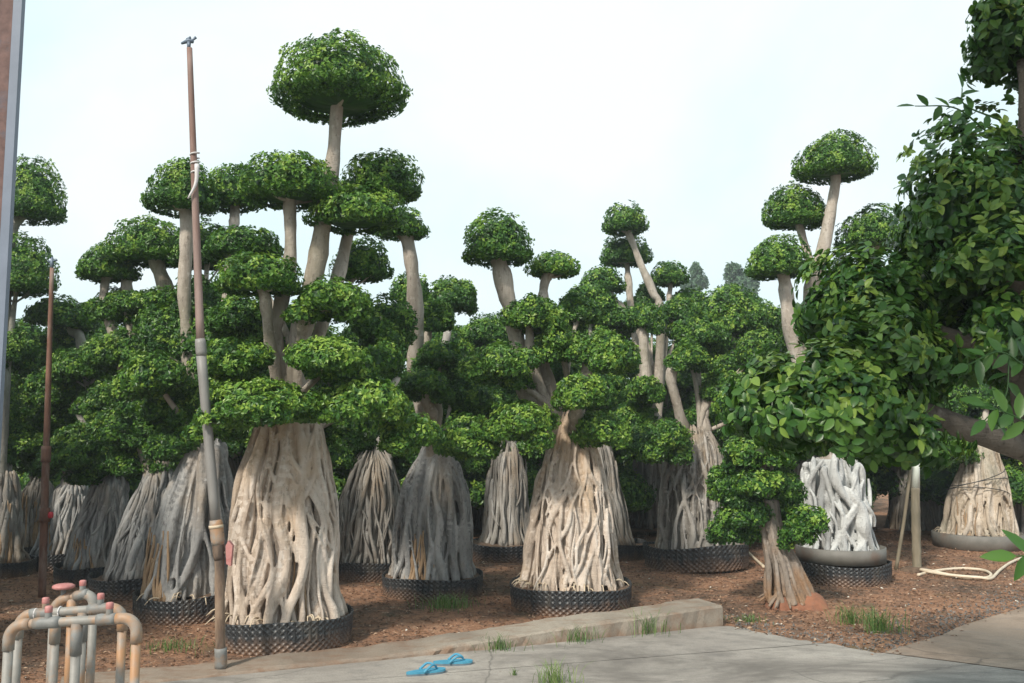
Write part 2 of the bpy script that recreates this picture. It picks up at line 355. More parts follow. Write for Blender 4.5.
def root_trunk(parent, zb, H, Rt, Rb, mat, n=36, r0=.022, r1=.05, lean=(0, 0), pw=1.7, wig=.35, vox=.014, depth=.9, cross=5, core=.72, shoulder=.12, ragged=.1, fuse=None):
    mb = MB(); K = 26; ts = np.linspace(0, 1, K)
    prof = lambda t: Rt+(Rb-Rt)*(1-(1-t)**pw)
    def wander(a, lo=2.5, hi=7):
        return a*(np.sin(ts*rng.uniform(lo, hi)+rng.uniform(0, 6.28))+.5*np.sin(ts*rng.uniform(8, 15)+rng.uniform(0, 6.28)))
    cc = [(lean[0]*(1-t), lean[1]*(1-t), zb+H*(1-t)*.96) for t in ts]
    mb.tube(cc, prof(ts)*core, 22, wob=.03)
    def root(th, lay, r, s0, s1, wg, drift=0):
        a = th+wander(wg)+drift*ts
        rad = (prof(ts)-r*.5)*lay+wander(.020)
        rad = rad-shoulder*Rt*np.clip(1-ts/.12, 0, 1)**2*2
        rad = rad+np.where(ts > .9, (ts-.9)*.8*rng.uniform(-.15, 1), 0)
        rt = r*(1+.16*np.sin(ts*rng.uniform(4, 12)+rng.uniform(0, 6))+.12*np.sin(ts*rng.uniform(14, 26)+rng.uniform(0, 6)))*(1.0+.12*ts)
        z = zb+H*(1-ts)-.04*(ts > .99)
        P = np.stack([np.cos(a)*rad+lean[0]*(1-ts), np.sin(a)*rad*depth+lean[1]*(1-ts), z], 1)
        if s0 == 0: P[:4, 2] += np.array([1, .7, .4, .15])*rng.uniform(-ragged*1.3, ragged)*H*.6
        rt[s0] *= .35; rt[s0+1] *= .72; mb.tint = float(np.clip(rng.normal(.5, .28), 0, 1)); mb.tube(P[s0:s1], rt[s0:s1], 10, wob=.07)
    for i in range(n):      # inner layer
        root(2*np.pi*(i+rng.uniform(-.4, .4))/n, rng.uniform(.80, .90), r0+(r1-r0)*rng.random()*.7, 0, K, wig*.10)
    m = int(n*.8)
    for i in range(m):      # outer layer, loose
        th = 2*np.pi*(i+rng.uniform(-.5, .5))/m
        r = r0+(r1-r0)*rng.random()**1.5
        s0 = 0 if rng.random() < .6 else int(rng.integers(2, 12))
        root(th, rng.uniform(.93, 1.05), r, s0, K, wig*.16, rng.normal(0, wig*.45))
        if rng.random() < .5:
            k0 = int(rng.integers(4, 15)); sg = rng.choice([-1, 1])
            root(th-sg*.03, rng.uniform(.97, 1.05), r*rng.uniform(.45, .8), k0, K if rng.random() < .7 else min(K, k0+9), wig*.12, sg*rng.uniform(.15, .6))
    for i in range(cross):
        a0 = rng.uniform(0, 6.28); a1 = a0+rng.choice([-1, 1])*rng.uniform(.3, .8); u0 = rng.uniform(.1, .55); u1 = min(1, u0+rng.uniform(.25, .45))
        u = np.linspace(u0, u1, 14); a = np.interp(u, [u0, u1], [a0, a1])+.06*np.sin(u*22+i)
        rad = prof(u)*(1.0+.02*np.sin(u*13)); rr = rng.uniform(r0*.8, (r0+r1)/2)
        mb.tube(np.stack([np.cos(a)*rad+lean[0]*(1-u), np.sin(a)*rad*depth+lean[1]*(1-u), zb+H*(1-u)], 1), rr*np.sin(np.linspace(.6, 2.5, 14)), 9, wob=.05)
    o = mb.build('trunk', mat, parent)
    if fuse: fuse_mesh(o, fuse)
    return o
def young_roots(parent, zb, H, Rb, a0, a1, n, mat=None, r=.014):
    mb = MB(); ts = np.linspace(0, 1, 9)
    for i in range(n):
        a = rng.uniform(a0, a1); h = H*rng.uniform(.5, 1)
        rad = Rb*(.93+.12*ts)+.008*np.sin(ts*6+i); aa = a+.06*np.sin(ts*4+i*2)
        mb.tube(np.stack([np.cos(aa)*rad, np.sin(aa)*rad*.9, zb+h*(1-ts)-.02], 1), r*rng.uniform(.6, 1.4)*(.5+.6*ts), 7)
    return mb.build('young_root', mat or M_young, parent)
def root_fringe(parent, zb, Rb, n):
    mb = MB()
    for i in range(n):
        a = rng.uniform(0, 6.28); l = rng.uniform(.06, .16); b = a+rng.uniform(-.6, .6)
        p0 = np.array([math.cos(a)*Rb*.97, math.sin(a)*Rb*.9, zb+rng.uniform(.01, .06)])
        d = np.array([math.cos(b), math.sin(b), 0])*l
        mb.tube(spline([p0, p0+d*.6+[0, 0, .012], p0+d+[0, 0, -.035]], 7), np.linspace(.008, .003, 7), 5)
    return mb.build('fringe_root', M_stick, parent)

# ------------------------------------------------------------------ trees from layout
def tree(px, Y, ptrunk, pads, label, cat='tree', mat=M_grey, stem_mat=M_stem, leaf=.037, cover=2.1, bias=0.0, zpot=.17,
         name='banyan_tree', group=None, trunk_kw={}, base_y=None, near=False, lmat=None):
    """ptrunk: (top px, top py, half width top, half width base) in pixels at the tree's depth"""
    b = at(px, 430, Y); base = np.array([b[0], Y, 0.0])
    root = empty(name, base, label, cat, group)
    tx, ty, wt, wb = ptrunk
    top = at(tx, ty, Y)-base
    root_trunk(root, zpot, top[2]-zpot, msz(wt, Y), msz(wb, Y), mat, lean=(top[0], 0), **trunk_kw)
    for i, pd in enumerate(pads):
        cx, cy, rx, ry, dy = pd[:5]; stem = pd[5] if len(pd) > 5 else None; bi = pd[6] if len(pd) > 6 else 0  # bias and bi paint sunlit pads lighter, shaded ones darker
        yy = Y+dy
        c = at(cx, cy+.35*ry, yy)
        Rx, Rz = msz(rx, yy), msz(ry, yy)
        cpd = cy > 286; mb, a = pad_mesh(Rx*.98, Rx*rng.uniform(.85, 1.0), Rz*(1.25 if cpd else 1.36), Rz*(.55 if cpd else .42), leaf, cover, bias+bi, near, cpd, stray=.06 if cpd else .012, lump=1.3 if cpd else .8)
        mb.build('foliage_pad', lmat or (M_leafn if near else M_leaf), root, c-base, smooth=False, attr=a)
        if stem == 0: continue
        tb = top.copy(); tb[2] -= .32; tb[0] += rng.uniform(-.5, .5)*msz(wt, Y); tb[1] += rng.uniform(-.5, .5)*msz(wt, Y)
        e = c-base+np.array([0, 0, Rz*.1])
        rb = max(.014, min(.034, Rx*.085))
        if stem is None:
            d = e-tb; hz = np.array([d[0], d[1], 0])
            m1 = tb+hz*.16+np.array([0, 0, d[2]*.45 if d[2] > .4 else .26]); m2 = tb+hz*.7+np.array([0, 0, max(d[2]*.8, .2)])
            pth = spline([tb, m1, m2, e], 16); rad = np.linspace(rb*1.25, rb*.7, 16)
        else:
            pts = [np.append(at(s[0], s[1], yy if k == 0 else yy*(1-k/(len(stem)))+Y*k/len(stem)), s[2]) for k, s in enumerate(stem)]
            pts = np.array(pts)[::-1]
            P3 = np.vstack([tb, pts[:, :3]-base, e]); rr = np.concatenate([[pts[0, 3]], pts[:, 3], [pts[-1, 3]*.85]])
            pth = spline(P3, 28); rad = msz(spline(np.stack([rr]*3, 1), 28)[:, 0], Y)*.74
        pth = pth+np.stack([.02*np.sin(np.linspace(0, 5, len(pth))+i), .02*np.cos(np.linspace(0, 5, len(pth))+i), 0*np.arange(len(pth))], 1)*(.5 if stem else 1)
        rad = rad*(1+.07*np.sin(np.linspace(0, rng.uniform(9, 16), len(pth))+i)+.05*rng.normal(size=len(pth)))
        bm_ = MB().tube(pth, rad, 12, wob=.05)
        for q_ in range(6):
            k0 = -int(rng.integers(2, 6)); a0 = rng.uniform(0, 6.28); f0 = rng.uniform(.35, .75)
            tip = c-base+np.array([math.cos(a0)*Rx*f0, math.sin(a0)*Rx*f0, Rz*rng.uniform(-.1, .4)]); p0 = pth[k0]
            bm_.tube(spline([p0, (p0+tip)/2+[0, 0, -.02], tip], 8), np.linspace(max(.006, rad[k0]*.45), .005, 8), 7)
        bm_.build('branch', stem_mat, root)
    return root, base

def pot_proto():
    """dimpled black air-pruning wall, unit radius 1, height .2"""
    mb = MB(); nb = 58; na = nb*10; rows = 5; nz = rows*9+1; h = .2
    th = np.linspace(0, 2*np.pi, na, endpoint=False); zz = np.linspace(0, h, nz)
    T, Z = np.meshgrid(th, zz)
    A_ = T*nb/2; B_ = Z/h*np.pi*rows
    e = 1-np.abs(np.sin(A_+B_)*np.sin(A_-B_))**.6
    r = 1+.030*e+.012*np.sin(2*T+1)+.008*np.sin(5*T)+.15*Z
    V = np.stack([r*np.cos(T), r*np.sin(T), Z+.012*np.sin(3*T)*(Z/h)], -1).reshape(-1, 3)
    i = np.arange(nz-1)[:, None]*na; j = np.arange(na)[None]; j2 = (j+1) % na
    mb.add(V, np.stack([i+j, i+j2, i+na+j2, i+na+j], -1).reshape(-1, 4))
    # inner face
    Vi = np.stack([(r[-1]-.012)*np.cos(th), (r[-1]-.012)*np.sin(th), np.full(na, h)+.012*np.sin(3*th)], -1)
    Vb = Vi.copy(); Vb[:, 2] = .08
    k = np.arange(na); k2 = (k+1) % na
    mb.add(np.vstack([V[-na:], Vi, Vb]), np.vstack([np.stack([k, k2, na+k2, na+k], 1), np.stack([na+k, na+k2, 2*na+k2, 2*na+k], 1)]))
    return mb
def soil_disc(h):
    mb = MB(); nr, na = 14, 60; rr = np.linspace(0.0, .985, nr); th = np.linspace(0, 2*np.pi, na, endpoint=False)
    A, T = np.meshgrid(rr, th, indexing='ij'); P = np.stack([A*np.cos(T), A*np.sin(T), 0*A], -1).reshape(-1, 3)
    N1 = Noise(7); P[:, 2] = h+.012*N1(P)+.02*(1-np.linalg.norm(P[:, :2], axis=1))
    i = np.arange(nr-1)[:, None]*na; j = np.arange(na)[None]; j2 = (j+1) % na
    return mb.add(P, np.stack([i+j, i+na+j, i+na+j2, i+j2], -1).reshape(-1, 4))
POT = None
def pot(base, rad, h, label, tilt=0):
    global POT
    if POT is None:
        POT = empty('grow_pot', (0, 0, 0), label, 'plant pot', 'dimpled black grow pots')
        pot_proto().build('pot_wall', M_pot, POT); soil_disc(.165).build('soil', M_soil, POT); p = POT
    else: p = copy_tree(POT)
    p['label'] = label
    p.location = (base[0], base[1], 0); p.scale = (rad, rad, h/.2*1.0); p.rotation_euler = (0, R(tilt), rng.uniform(0, 6.28))
    return p

POTS = []
# ---- T1: front pale banyan
t, b = tree(285, 7.05, (291, 398, 22, 53), [
    (340, 80, 68, 46, 0, [(338, 112, 9), (333, 160, 10), (322, 225, 12), (313, 275, 13), (300, 330, 14)]),
    (290, 182, 53, 31, -.1, [(291, 212, 8.5), (291, 262, 9), (280, 310, 9.5), (276, 352, 10)]),
    (380, 180, 42, 29, .35, [(352, 225, 8), (340, 275, 9), (318, 340, 9)]),
    (358, 211, 47, 25, 0, 0),
    (258, 276, 45, 24, -.3, [(264, 300, 7), (268, 335, 7.5), (276, 370, 8)], .1),
    (243, 245, 39, 20, .6, None, -.12),
    (330, 297, 46, 23, -.3, [(305, 318, 7), (300, 345, 8)], .08),
    (362, 263, 29, 25, .7, None, -.1),
    (232, 355, 42, 21, -.5, None, .1), (330, 354, 47, 25, -.55, None, .12),
    (260, 397, 62, 25, -.65, None, .08), (312, 404, 26, 14, -.6, 0, .08), (364, 398, 50, 28, -.5, None, .12), (412, 430, 34, 21, -.35, None, .1),
    (216, 420, 30, 18, -.2, None), (345, 425, 34, 20, .3, 0, -.1), (285, 330, 50, 30, .5, 0, -.12), (240, 310, 34, 24, .3, 0, -.1), (385, 320, 34, 30, .8, [(382, 350, 5), (392, 385, 5.5)], -.1), (375, 362, 30, 22, .4, 0, -.05)],
    'tall pale banyan with a high dome top, right beside the leaning sprinkler pole', mat=M_pale, bias=.02, zpot=.2,
    trunk_kw=dict(n=46, r0=.010, r1=.040, pw=2.4, wig=1.05, cross=34, core=.70, fuse=.0072))
young_roots(t, .2, .75, msz(46, 7.05), R(-85), R(-45), 9, None, .013); root_fringe(t, .19, msz(53, 7.05), 40)
pot(b+np.array([.035, 0, 0]), msz(62, 7.05), .215, 'dimpled black grow pot under the front pale banyan beside the leaning pole', 1)
# ---- T5: front second
t, b = tree(570, 8.45, (572, 416, 14, 46), [
    (497, 243, 37, 30, 0, [(501, 268, 11), (509, 305, 11.5), (518, 350, 12), (524, 390, 13)]),
    (553, 266, 27, 14, .3, [(546, 282, 7), (543, 315, 8), (544, 370, 9)], .15),
    (536, 312, 36, 20, -.2, [(530, 330, 6), (540, 385, 7)], .06),
    (500, 361, 42, 22, -.4, None, .05), (574, 308, 26, 21, .6, None, -.05),
    (560, 340, 36, 19, -.1, None, .12), (606, 346, 36, 23, -.2, [(590, 362, 8), (580, 400, 8)], .12),
    (579, 388, 28, 20, -.5, [(577, 405, 7), (575, 425, 10)], .08), (601, 426, 32, 20, -.3, None, .05),
    (520, 418, 40, 25, -.5, None, .12), (468, 432, 34, 22, -.4, None, .1), (552, 372, 40, 24, .6, 0, -.15), (540, 402, 40, 20, .5, 0, -.15), (600, 385, 26, 22, .7, 0, -.15)],
    'pale banyan in the middle front with a tapered fused trunk and round top', mat=M_pale, bias=.02, zpot=.2,
    trunk_kw=dict(n=46, r0=.010, r1=.038, pw=1.6, wig=1.0, cross=32, core=.78, fuse=.0078))
root_fringe(t, .19, msz(46, 8.45), 44)
pot(b, msz(57, 8.45), .21, 'dimpled black grow pot under the pale banyan nearest the kerb in the middle')
# ---- T3
t, b = tree(434, 9.1, (436, 443, 9, 37), [
    (401, 226, 26, 18, -.3, [(409, 243, 9), (414, 290, 10), (415, 340, 11), (416, 380, 11)]),
    (440, 356, 30, 18, -.1, [(437, 375, 7), (436, 410, 8)]), (426, 383, 28, 17, -.4, [(428, 400, 8), (432, 425, 9)]),
    (433, 314, 22, 17, .2, [(428, 332, 6), (424, 380, 6)]), (470, 395, 30, 22, .4), (400, 410, 32, 20, .4, 0, -.1), (458, 372, 24, 18, .5, None, -.05), (452, 420, 30, 18, .3, 0, -.1)],
    'grey banyan with orange brown young roots low on its trunk, between the two pale ones', mat=M_grey, stem_mat=M_stem, bias=-.05, zpot=.17,
    trunk_kw=dict(n=46, r0=.012, r1=.034, fuse=.0095, pw=3.6, wig=.65, vox=.013))
young_roots(t, .16, .5, msz(35, 9.1), R(-128), R(-88), 14, None, .017)
pot(b, msz(47, 9.1), .19, 'dimpled black grow pot under the grey banyan with orange brown low roots')
# ---- T4
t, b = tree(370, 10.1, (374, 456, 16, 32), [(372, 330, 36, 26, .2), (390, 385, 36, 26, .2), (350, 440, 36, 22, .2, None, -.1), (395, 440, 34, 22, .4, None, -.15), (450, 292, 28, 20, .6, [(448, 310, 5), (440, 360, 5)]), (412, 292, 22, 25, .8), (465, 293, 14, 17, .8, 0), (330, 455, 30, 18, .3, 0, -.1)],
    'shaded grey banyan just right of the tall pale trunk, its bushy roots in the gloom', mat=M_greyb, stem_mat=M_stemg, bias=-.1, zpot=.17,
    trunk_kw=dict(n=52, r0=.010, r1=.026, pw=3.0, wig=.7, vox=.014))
pot(b, msz(36, 10.1), .19, 'dimpled black grow pot in shade just right of the tall pale trunk')
# ---- A
t, b = tree(197, 8.05, (206, 434, 14, 42), [
    (181, 190, 36, 34, .2, [(188, 225, 9), (184, 290, 9), (188, 360, 9)]), (233, 190, 30, 28, .6, [(236, 212, 7), (230, 260, 7)]),
    (205, 250, 36, 26, .9, None, -.08), (152, 374, 38, 28, -.3, None, .12), (206, 330, 36, 28, .2, None, -.05), (205, 392, 34, 22, .1, None), (175, 400, 34, 22, .1, 0), (176, 440, 36, 19, .0, None, -.05),
    (170, 325, 34, 24, .5, 0, -.1), (205, 295, 34, 24, .6, 0, -.1), (150, 410, 34, 22, .3, 0, -.1)],
    'grey banyan left of the sprinkler pole whose wide spread roots are orange brown low down', mat=M_grey, stem_mat=M_stem, bias=-.03, zpot=.19,
    trunk_kw=dict(n=34, r0=.012, r1=.038, fuse=.0095, pw=1.5, wig=.75, cross=12, core=.72))
young_roots(t, .18, .6, msz(43, 8.05), R(-165), R(-105), 20, None, .016); root_fringe(t, .18, msz(44, 8.05), 26)
pot(b, msz(50, 8.05), .21, 'dimpled brown stained grow pot left of the sprinkler pole, in front of the left row', -1)
# ---- B
t, b = tree(146, 9.1, (160, 466, 14, 30), [
    (150, 245, 42, 28, 0, [(157, 262, 10), (168, 298, 11), (178, 345, 11)], .06), (108, 265, 30, 22, .1, [(106, 284, 6), (106, 305, 7), (120, 360, 7)]),
    (160, 302, 46, 17, -.1, [(178, 315, 9), (182, 352, 10)]), (125, 345, 44, 22, .1, None), (118, 303, 34, 17, .2, [(128, 280, 6), (128, 300, 7)]), (130, 420, 42, 22, .1), (150, 455, 40, 18, .2, None, -.08)],
    'grey banyan behind the left row pots with three stepped cushions against the sky', mat=M_grey, bias=-.03, trunk_kw=dict(n=44, r0=.012, r1=.032, pw=1.4, wig=.65, cross=10, vox=.014))
pot(b, msz(44, 9.1), .19, 'dimpled black grow pot in the left row, second from the sprinkler pole')
# ---- C D E F
t, b = tree(103, 9.8, (110, 478, 15, 26), [(85, 362, 40, 22, .1), (110, 395, 36, 20, 0), (80, 440, 40, 22, -.1), (105, 462, 36, 17, .1, None, -.08), (60, 380, 34, 22, .4)],
    'grey banyan with dense dangling roots, right of the thin rusty pole in the left row', mat=M_grey, stem_mat=M_stemg, bias=-.06, trunk_kw=dict(n=48, r0=.012, r1=.028, pw=1.5, wig=.65, cross=10, vox=.014))
young_roots(t, .16, .45, msz(25, 9.8), R(-140), R(-70), 10)
pot(b, msz(36, 9.8), .18, 'dimpled black grow pot right of the thin rusty pole')
t, b = tree(66, 10.8, (72, 482, 13, 22), [(62, 312, 35, 20, 0, [(72, 330, 6), (80, 355, 7)]), (60, 345, 38, 20, .3), (70, 412, 36, 22, .1), (60, 455, 34, 18, .1, None, -.08)],
    'grey banyan whose root trunk shows just behind the thin rusty pole', mat=M_grey, stem_mat=M_stemg, bias=-.05, leaf=.043, trunk_kw=dict(n=40, r0=.012, r1=.028, pw=1.5, wig=.65, cross=10, vox=.015))
young_roots(t, .16, .4, msz(21, 10.8), R(-120), R(-50), 9)
pot(b, msz(33, 10.8), .18, 'dimpled black grow pot behind the foot of the thin rusty pole')
t, b = tree(36, 11.6, (40, 480, 11, 19), [(30, 372, 32, 24, 0), (32, 408, 38, 26, -.2, None, .06), (28, 450, 32, 20, .1)],
    'slim grey banyan with tan low roots, left of the thin rusty pole', mat=M_greyb, stem_mat=M_stemg, bias=-.02, leaf=.05, trunk_kw=dict(n=36, r0=.012, r1=.028, pw=1.3, wig=.5, vox=.015))
young_roots(t, .16, .7, msz(18, 11.6), R(-150), R(-40), 14)
pot(b, msz(29, 11.6), .17, 'dimpled black grow pot left of the thin rusty pole')
t, b = tree(4, 10.2, (4, 474, 13, 22), [(31, 196, 32, 38, 0, [(10, 240, 8), (2, 340, 9)]), (18, 270, 38, 36, 0, None, .02), (8, 342, 30, 28, .1), (-25, 230, 40, 50, .3), (-20, 400, 40, 40, .2), (10, 440, 34, 20, .3)],
    'tall banyan cut by the left edge, its two cushions hanging beside the steel column', mat=M_greyb, stem_mat=M_stemg, bias=0, trunk_kw=dict(n=36, r0=.014, r1=.034, pw=1.2, wig=.5, vox=.015))
young_roots(t, .16, .7, msz(20, 10.2), R(-100), R(-20), 14)
pot(b, msz(34, 10.2), .17, 'dimpled grow pot at the left edge, foot of the tall edge banyan')
# ---- T6, T7 behind T5
t, b = tree(506, 11.6, (508, 448, 15, 23), [(480, 400, 36, 24, 0), (515, 380, 34, 24, .3, None, -.1), (490, 330, 30, 22, .5, None, -.05), (520, 440, 30, 20, .3, None, -.1), (455, 345, 30, 22, .6), (480, 450, 34, 18, .2, 0, -.1)],
    'grey banyan in shade just left of the middle pale trunk', mat=M_greyb, stem_mat=M_stemg, bias=-.08, leaf=.05, trunk_kw=dict(n=40, r0=.012, r1=.03, pw=1.1, wig=.4, vox=.015))
pot(b, msz(40, 11.6), .2, 'dimpled black grow pot in shade just left of the middle pale trunk')
t, b = tree(611, 11.6, (598, 440, 11, 18), [(590, 300, 30, 22, .2), (615, 320, 30, 20, .3), (595, 365, 34, 22, .2), (620, 400, 28, 22, .3), (600, 440, 30, 20, .4, None, -.1)],
    'grey banyan with fine roots peeping out right of the middle pale trunk', mat=M_greyb, stem_mat=M_stemg, bias=-.08, leaf=.05, trunk_kw=dict(n=44, r0=.01, r1=.024, pw=1.4, wig=.65, cross=10, vox=.015))
pot(b, msz(33, 11.6), .19, 'dimpled black grow pot mostly hidden right of the middle pale trunk')
# ---- T8
t, b = tree(694, 10.8, (694, 430, 17, 37), [
    (661, 437, 33, 22, -.5, None, .0), (690, 357, 25, 14, -.2, [(672, 372, 7), (678, 410, 7)]), (700, 330, 32, 20, .3), (726, 384, 26, 22, 0, [(705, 405, 7), (705, 430, 9)]), (745, 408, 24, 18, -.1, None, .05),
    (648, 317, 20, 15, .2, [(643, 334, 7), (645, 375, 7.5), (655, 420, 9)]), (645, 386, 20, 14, -.2, 0, .03), (680, 308, 24, 17, .5), (760, 346, 28, 22, .2), (632, 412, 26, 16, .1, 0), (735, 430, 26, 20, .3, 0, -.1)],
    'grey banyan with a fan of fine twisting roots, left of the small bonsai', mat=M_greyb, stem_mat=M_stem, bias=-.04, leaf=.040, zpot=.2,
    trunk_kw=dict(n=64, r0=.008, r1=.028, fuse=.009, pw=2.6, wig=.8, cross=24))
pot(b, msz(48, 10.8), .27, 'dimpled black grow pot under the fine rooted grey banyan left of the bonsai', 3)
# ---- T9 far hazy tall
t, b = tree(655, 14.0, (655, 450, 18, 26), [
    (625, 221, 23, 17, 0, [(631, 238, 4.5), (640, 263, 5), (652, 292, 5.5), (660, 320, 6)]), (626, 252, 25, 19, .5, [(628, 270, 4), (630, 300, 5)]),
    (603, 282, 23, 16, -.2, [(614, 299, 5), (630, 318, 6), (645, 350, 6)]), (670, 275, 19, 14, .3, [(670, 290, 3.5), (668, 320, 4)]), (650, 290, 14, 12, .8), (640, 310, 28, 20, .6), (620, 325, 26, 18, .5), (690, 300, 20, 14, .4)],
    'tall far banyan with two round heads one above the other on slanting stems', mat=M_greyb, stem_mat=M_stem, bias=-.05, leaf=.055, trunk_kw=dict(n=36, r0=.012, r1=.03, pw=1.2, vox=.017))
t, b = tree(735, 12.6, (735, 450, 20, 28), [(732, 306, 38, 31, 0, None), (765, 320, 26, 22, .3), (705, 345, 30, 22, .3), (735, 360, 34, 22, 0), (770, 380, 30, 22, .2), (715, 410, 34, 22, .4, None, -.1), (760, 425, 34, 22, .4, None, -.1)],
    'banyan with one big round ball crown behind the fine rooted grey tree', mat=M_greyb, stem_mat=M_stemg, bias=-.02, leaf=.05, trunk_kw=dict(n=36, r0=.012, r1=.03, pw=1.2, vox=.017))
# ---- T10
t, b = tree(836, 9.9, (834, 455, 30, 34), [
    (833, 160, 40, 28, 0, [(836, 182, 7), (828, 225, 8), (819, 262, 9), (808, 300, 10), (815, 380, 11)]), (795, 210, 33, 26, .3, [(802, 232, 5), (810, 265, 6), (814, 300, 7)]),
    (778, 261, 34, 24, -.2, [(785, 280, 9), (790, 315, 10), (796, 350, 10), (820, 420, 10)]), (873, 232, 35, 26, .2, [(875, 255, 7), (870, 330, 8)]), (850, 280, 34, 24, .5), (815, 330, 34, 24, .3), (865, 340, 40, 26, .2), (800, 400, 36, 24, .3, None, -.1), (865, 420, 40, 24, .3, None, -.1)],
    'banyan with whitish thick tangled roots and tall stepped domes on the right', mat=M_white, stem_mat=M_stem, bias=-.02, zpot=.30,
    trunk_kw=dict(n=15, r0=.02, r1=.055, pw=1.0, wig=1.1, cross=14, core=.62, fuse=.010, shoulder=0, ragged=.2))
young_roots(t, .3, .25, msz(33, 9.9), R(-120), R(-30), 10, M_white, .012)
pot(b, msz(45, 9.9), .20, 'dimpled black grow pot with a smooth grey collar, behind the small bonsai')
rg = empty('pot_collar', (b[0], b[1], .20), 'smooth grey plastic collar set on top of a dimpled pot', 'pot collar')
MB().lathe([(.455, .0), (.46, .0), (.465, .15), (.45, .155), (.445, .06)], 64).build('collar_wall', M_ring, rg)
MB().add(*(lambda m: (m.v[0]*[.445, .445, 1], m.q[0]))(soil_disc(.09))).build('soil', M_soil, rg)
# ---- T12
t, b = tree(972, 12.6, (982, 438, 9, 33), [(940, 440, 36, 20, 0), (1000, 430, 36, 22, .3), (925, 400, 38, 26, .4), (985, 380, 40, 28, .4), (1010, 330, 36, 28, .5), (900, 440, 30, 20, .6, None, -.1)],
    'pale banyan with a conical root trunk behind the hose on the far right', mat=M_tan, stem_mat=M_stem, bias=-.05, leaf=.05, zpot=.17,
    trunk_kw=dict(n=38, r0=.014, r1=.036, fuse=.011, pw=1.5, wig=.8, vox=.014, cross=14, core=.8))
young_roots(t, .16, .6, msz(31, 12.6), R(-150), R(-110), 6, None, .012); root_fringe(t, .17, msz(31, 12.6), 30)
cd = MB()
for k in range(3):
    th = np.linspace(R(-170), R(-20), 24)
    cd.tube(np.stack([np.cos(th)*(msz(27, 12.6)+.03*k)+.0, np.sin(th)*msz(27, 12.6), .95-.12*k+.12*np.cos(th+k)], 1), .006, 5)
cd.build('tie_cord', M_wire, t)
rp = empty('smooth_pot', (b[0], b[1], 0), 'smooth low grey pot under the conical pale banyan on the far right', 'plant pot')
MB().lathe([(.55, 0), (.57, .005), (.575, .19), (.56, .2), (.55, .12)], 72).build('pot_wall', M_ring, rp)
MB().add(*(lambda m: (m.v[0]*[.55, .55, 1], m.q[0]))(soil_disc(.14))).build('soil', M_soil, rp)

# ---- small bonsai on a clay root ball
bx = gnd(786, 606); Yb = bx[1]
bt = empty('bonsai_tree', (bx[0], Yb, 0), 'small bonsai with brown twin stems standing on orange clay by the pavement', 'bonsai')
base = np.array([bx[0], Yb, 0])
def bp(px, py, dy=0): return at(px, py, Yb+dy)-base
mb = MB()
for k in range(18):
    th_ = 2*np.pi*k/18+rng.uniform(-.15, .15); cz = math.cos(th_); sz = math.sin(th_)
    w_ = [25, 21, 15, 9.5, 7.5]; cx_ = [793, 789, 783, 773, 769]; cy_ = [607, 590, 565, 535, 500]
    p = [bp(cx_[q]+cz*w_[q]*rng.uniform(.85, 1.12), cy_[q]+(rng.uniform(-2, 2) if q == 0 else 0), sz*msz(w_[q], Yb)*.85) for q in range(5)]
    p[0][2] = .04
    mb.tube(spline(p, 24), np.linspace(.027, .017, 24)*rng.uniform(.6, 1.3)*(1+.15*np.sin(np.linspace(0, 9, 24)+k)), 9, wob=.07)
mb.tube(spline([bp(793, 606), bp(789, 590), bp(783, 570), bp(773, 541), bp(769, 505)], 14), np.array(msz(np.linspace(19, 5, 14), Yb)), 12)
for (pth, r) in (([(769, 500), (762, 480), (763, 462), (759, 440), (757, 405)], .034), ([(771, 505), (772, 480), (768, 462), (748, 440), (745, 405)], .03), ([(770, 545), (762, 530), (758, 515)], .03)):
    mb.tube(spline([bp(*p) for p in pth], 18), np.linspace(r*1.1, r*.75, 18), 10, wob=.05)
for k in range(26):
    a = rng.uniform(0, 6.28); l = rng.uniform(.14, .34)
    p0 = bp(785, 596)+np.array([math.cos(a)*.08, math.sin(a)*.08, 0]); p1 = bp(787, 604)+np.array([math.cos(a)*l, math.sin(a)*l, 0]); p1[2] = .03
    pm = (p0+p1)/2; pm[2] = .09
    mb.tube(spline([p0+[0, 0, .07], pm, p1], 10), np.linspace(.026, .009, 10), 7, wob=.06)
o = mb.build('trunk', M_bons, bt); fuse_mesh(o, .008)
for (cx, cy, rx, ry, dy, bi) in ((746, 446, 22, 12, -.05, .12), (772, 450, 19, 12, -.1, .1), (738, 465, 18, 12, .1, -.05), (757, 482, 22, 13, -.16, .1), (733, 488, 22, 13, .05, 0), (786, 484, 16, 12, .0, .03), (806, 517, 19, 11, -.1, .08), (796, 533, 16, 9, -.12, 0), (742, 508, 24, 13, .0, -.02), (730, 526, 18, 12, .05, -.05), (752, 528, 15, 11, .12, -.1), (737, 405, 20, 17, 0, .08), (722, 474, 12, 9, .1, -.05), (760, 462, 22, 13, .16, -.1), (778, 500, 18, 13, .18, -.1), (755, 500, 26, 15, .2, -.1), (750, 425, 18, 13, .1, -.05)):
    c = bp(cx, cy+.35*ry, dy); Rx, Rz = msz(rx*1.18, Yb), msz(ry*1.2, Yb)
    m_, a_ = pad_mesh(Rx*1.0, Rx*.85, Rz*1.3, Rz*.7, .038, 1.5, bi-.08, False, True, stray=.3, lump=1.8)  # leaf tint lowered to paint the bonsai in shade
    m_.build('foliage_pad', M_leaf, bt, c, smooth=False, attr=a_)
mb = MB(); nu, nv = 40, 12; th = np.linspace(0, 2*np.pi, nu, endpoint=False); r_ = np.linspace(0, 1, nv)
A, T = np.meshgrid(r_, th, indexing='ij'); P = np.stack([A*np.cos(T), A*np.sin(T), 0*A], -1).reshape(-1, 3); N1 = Noise(4)
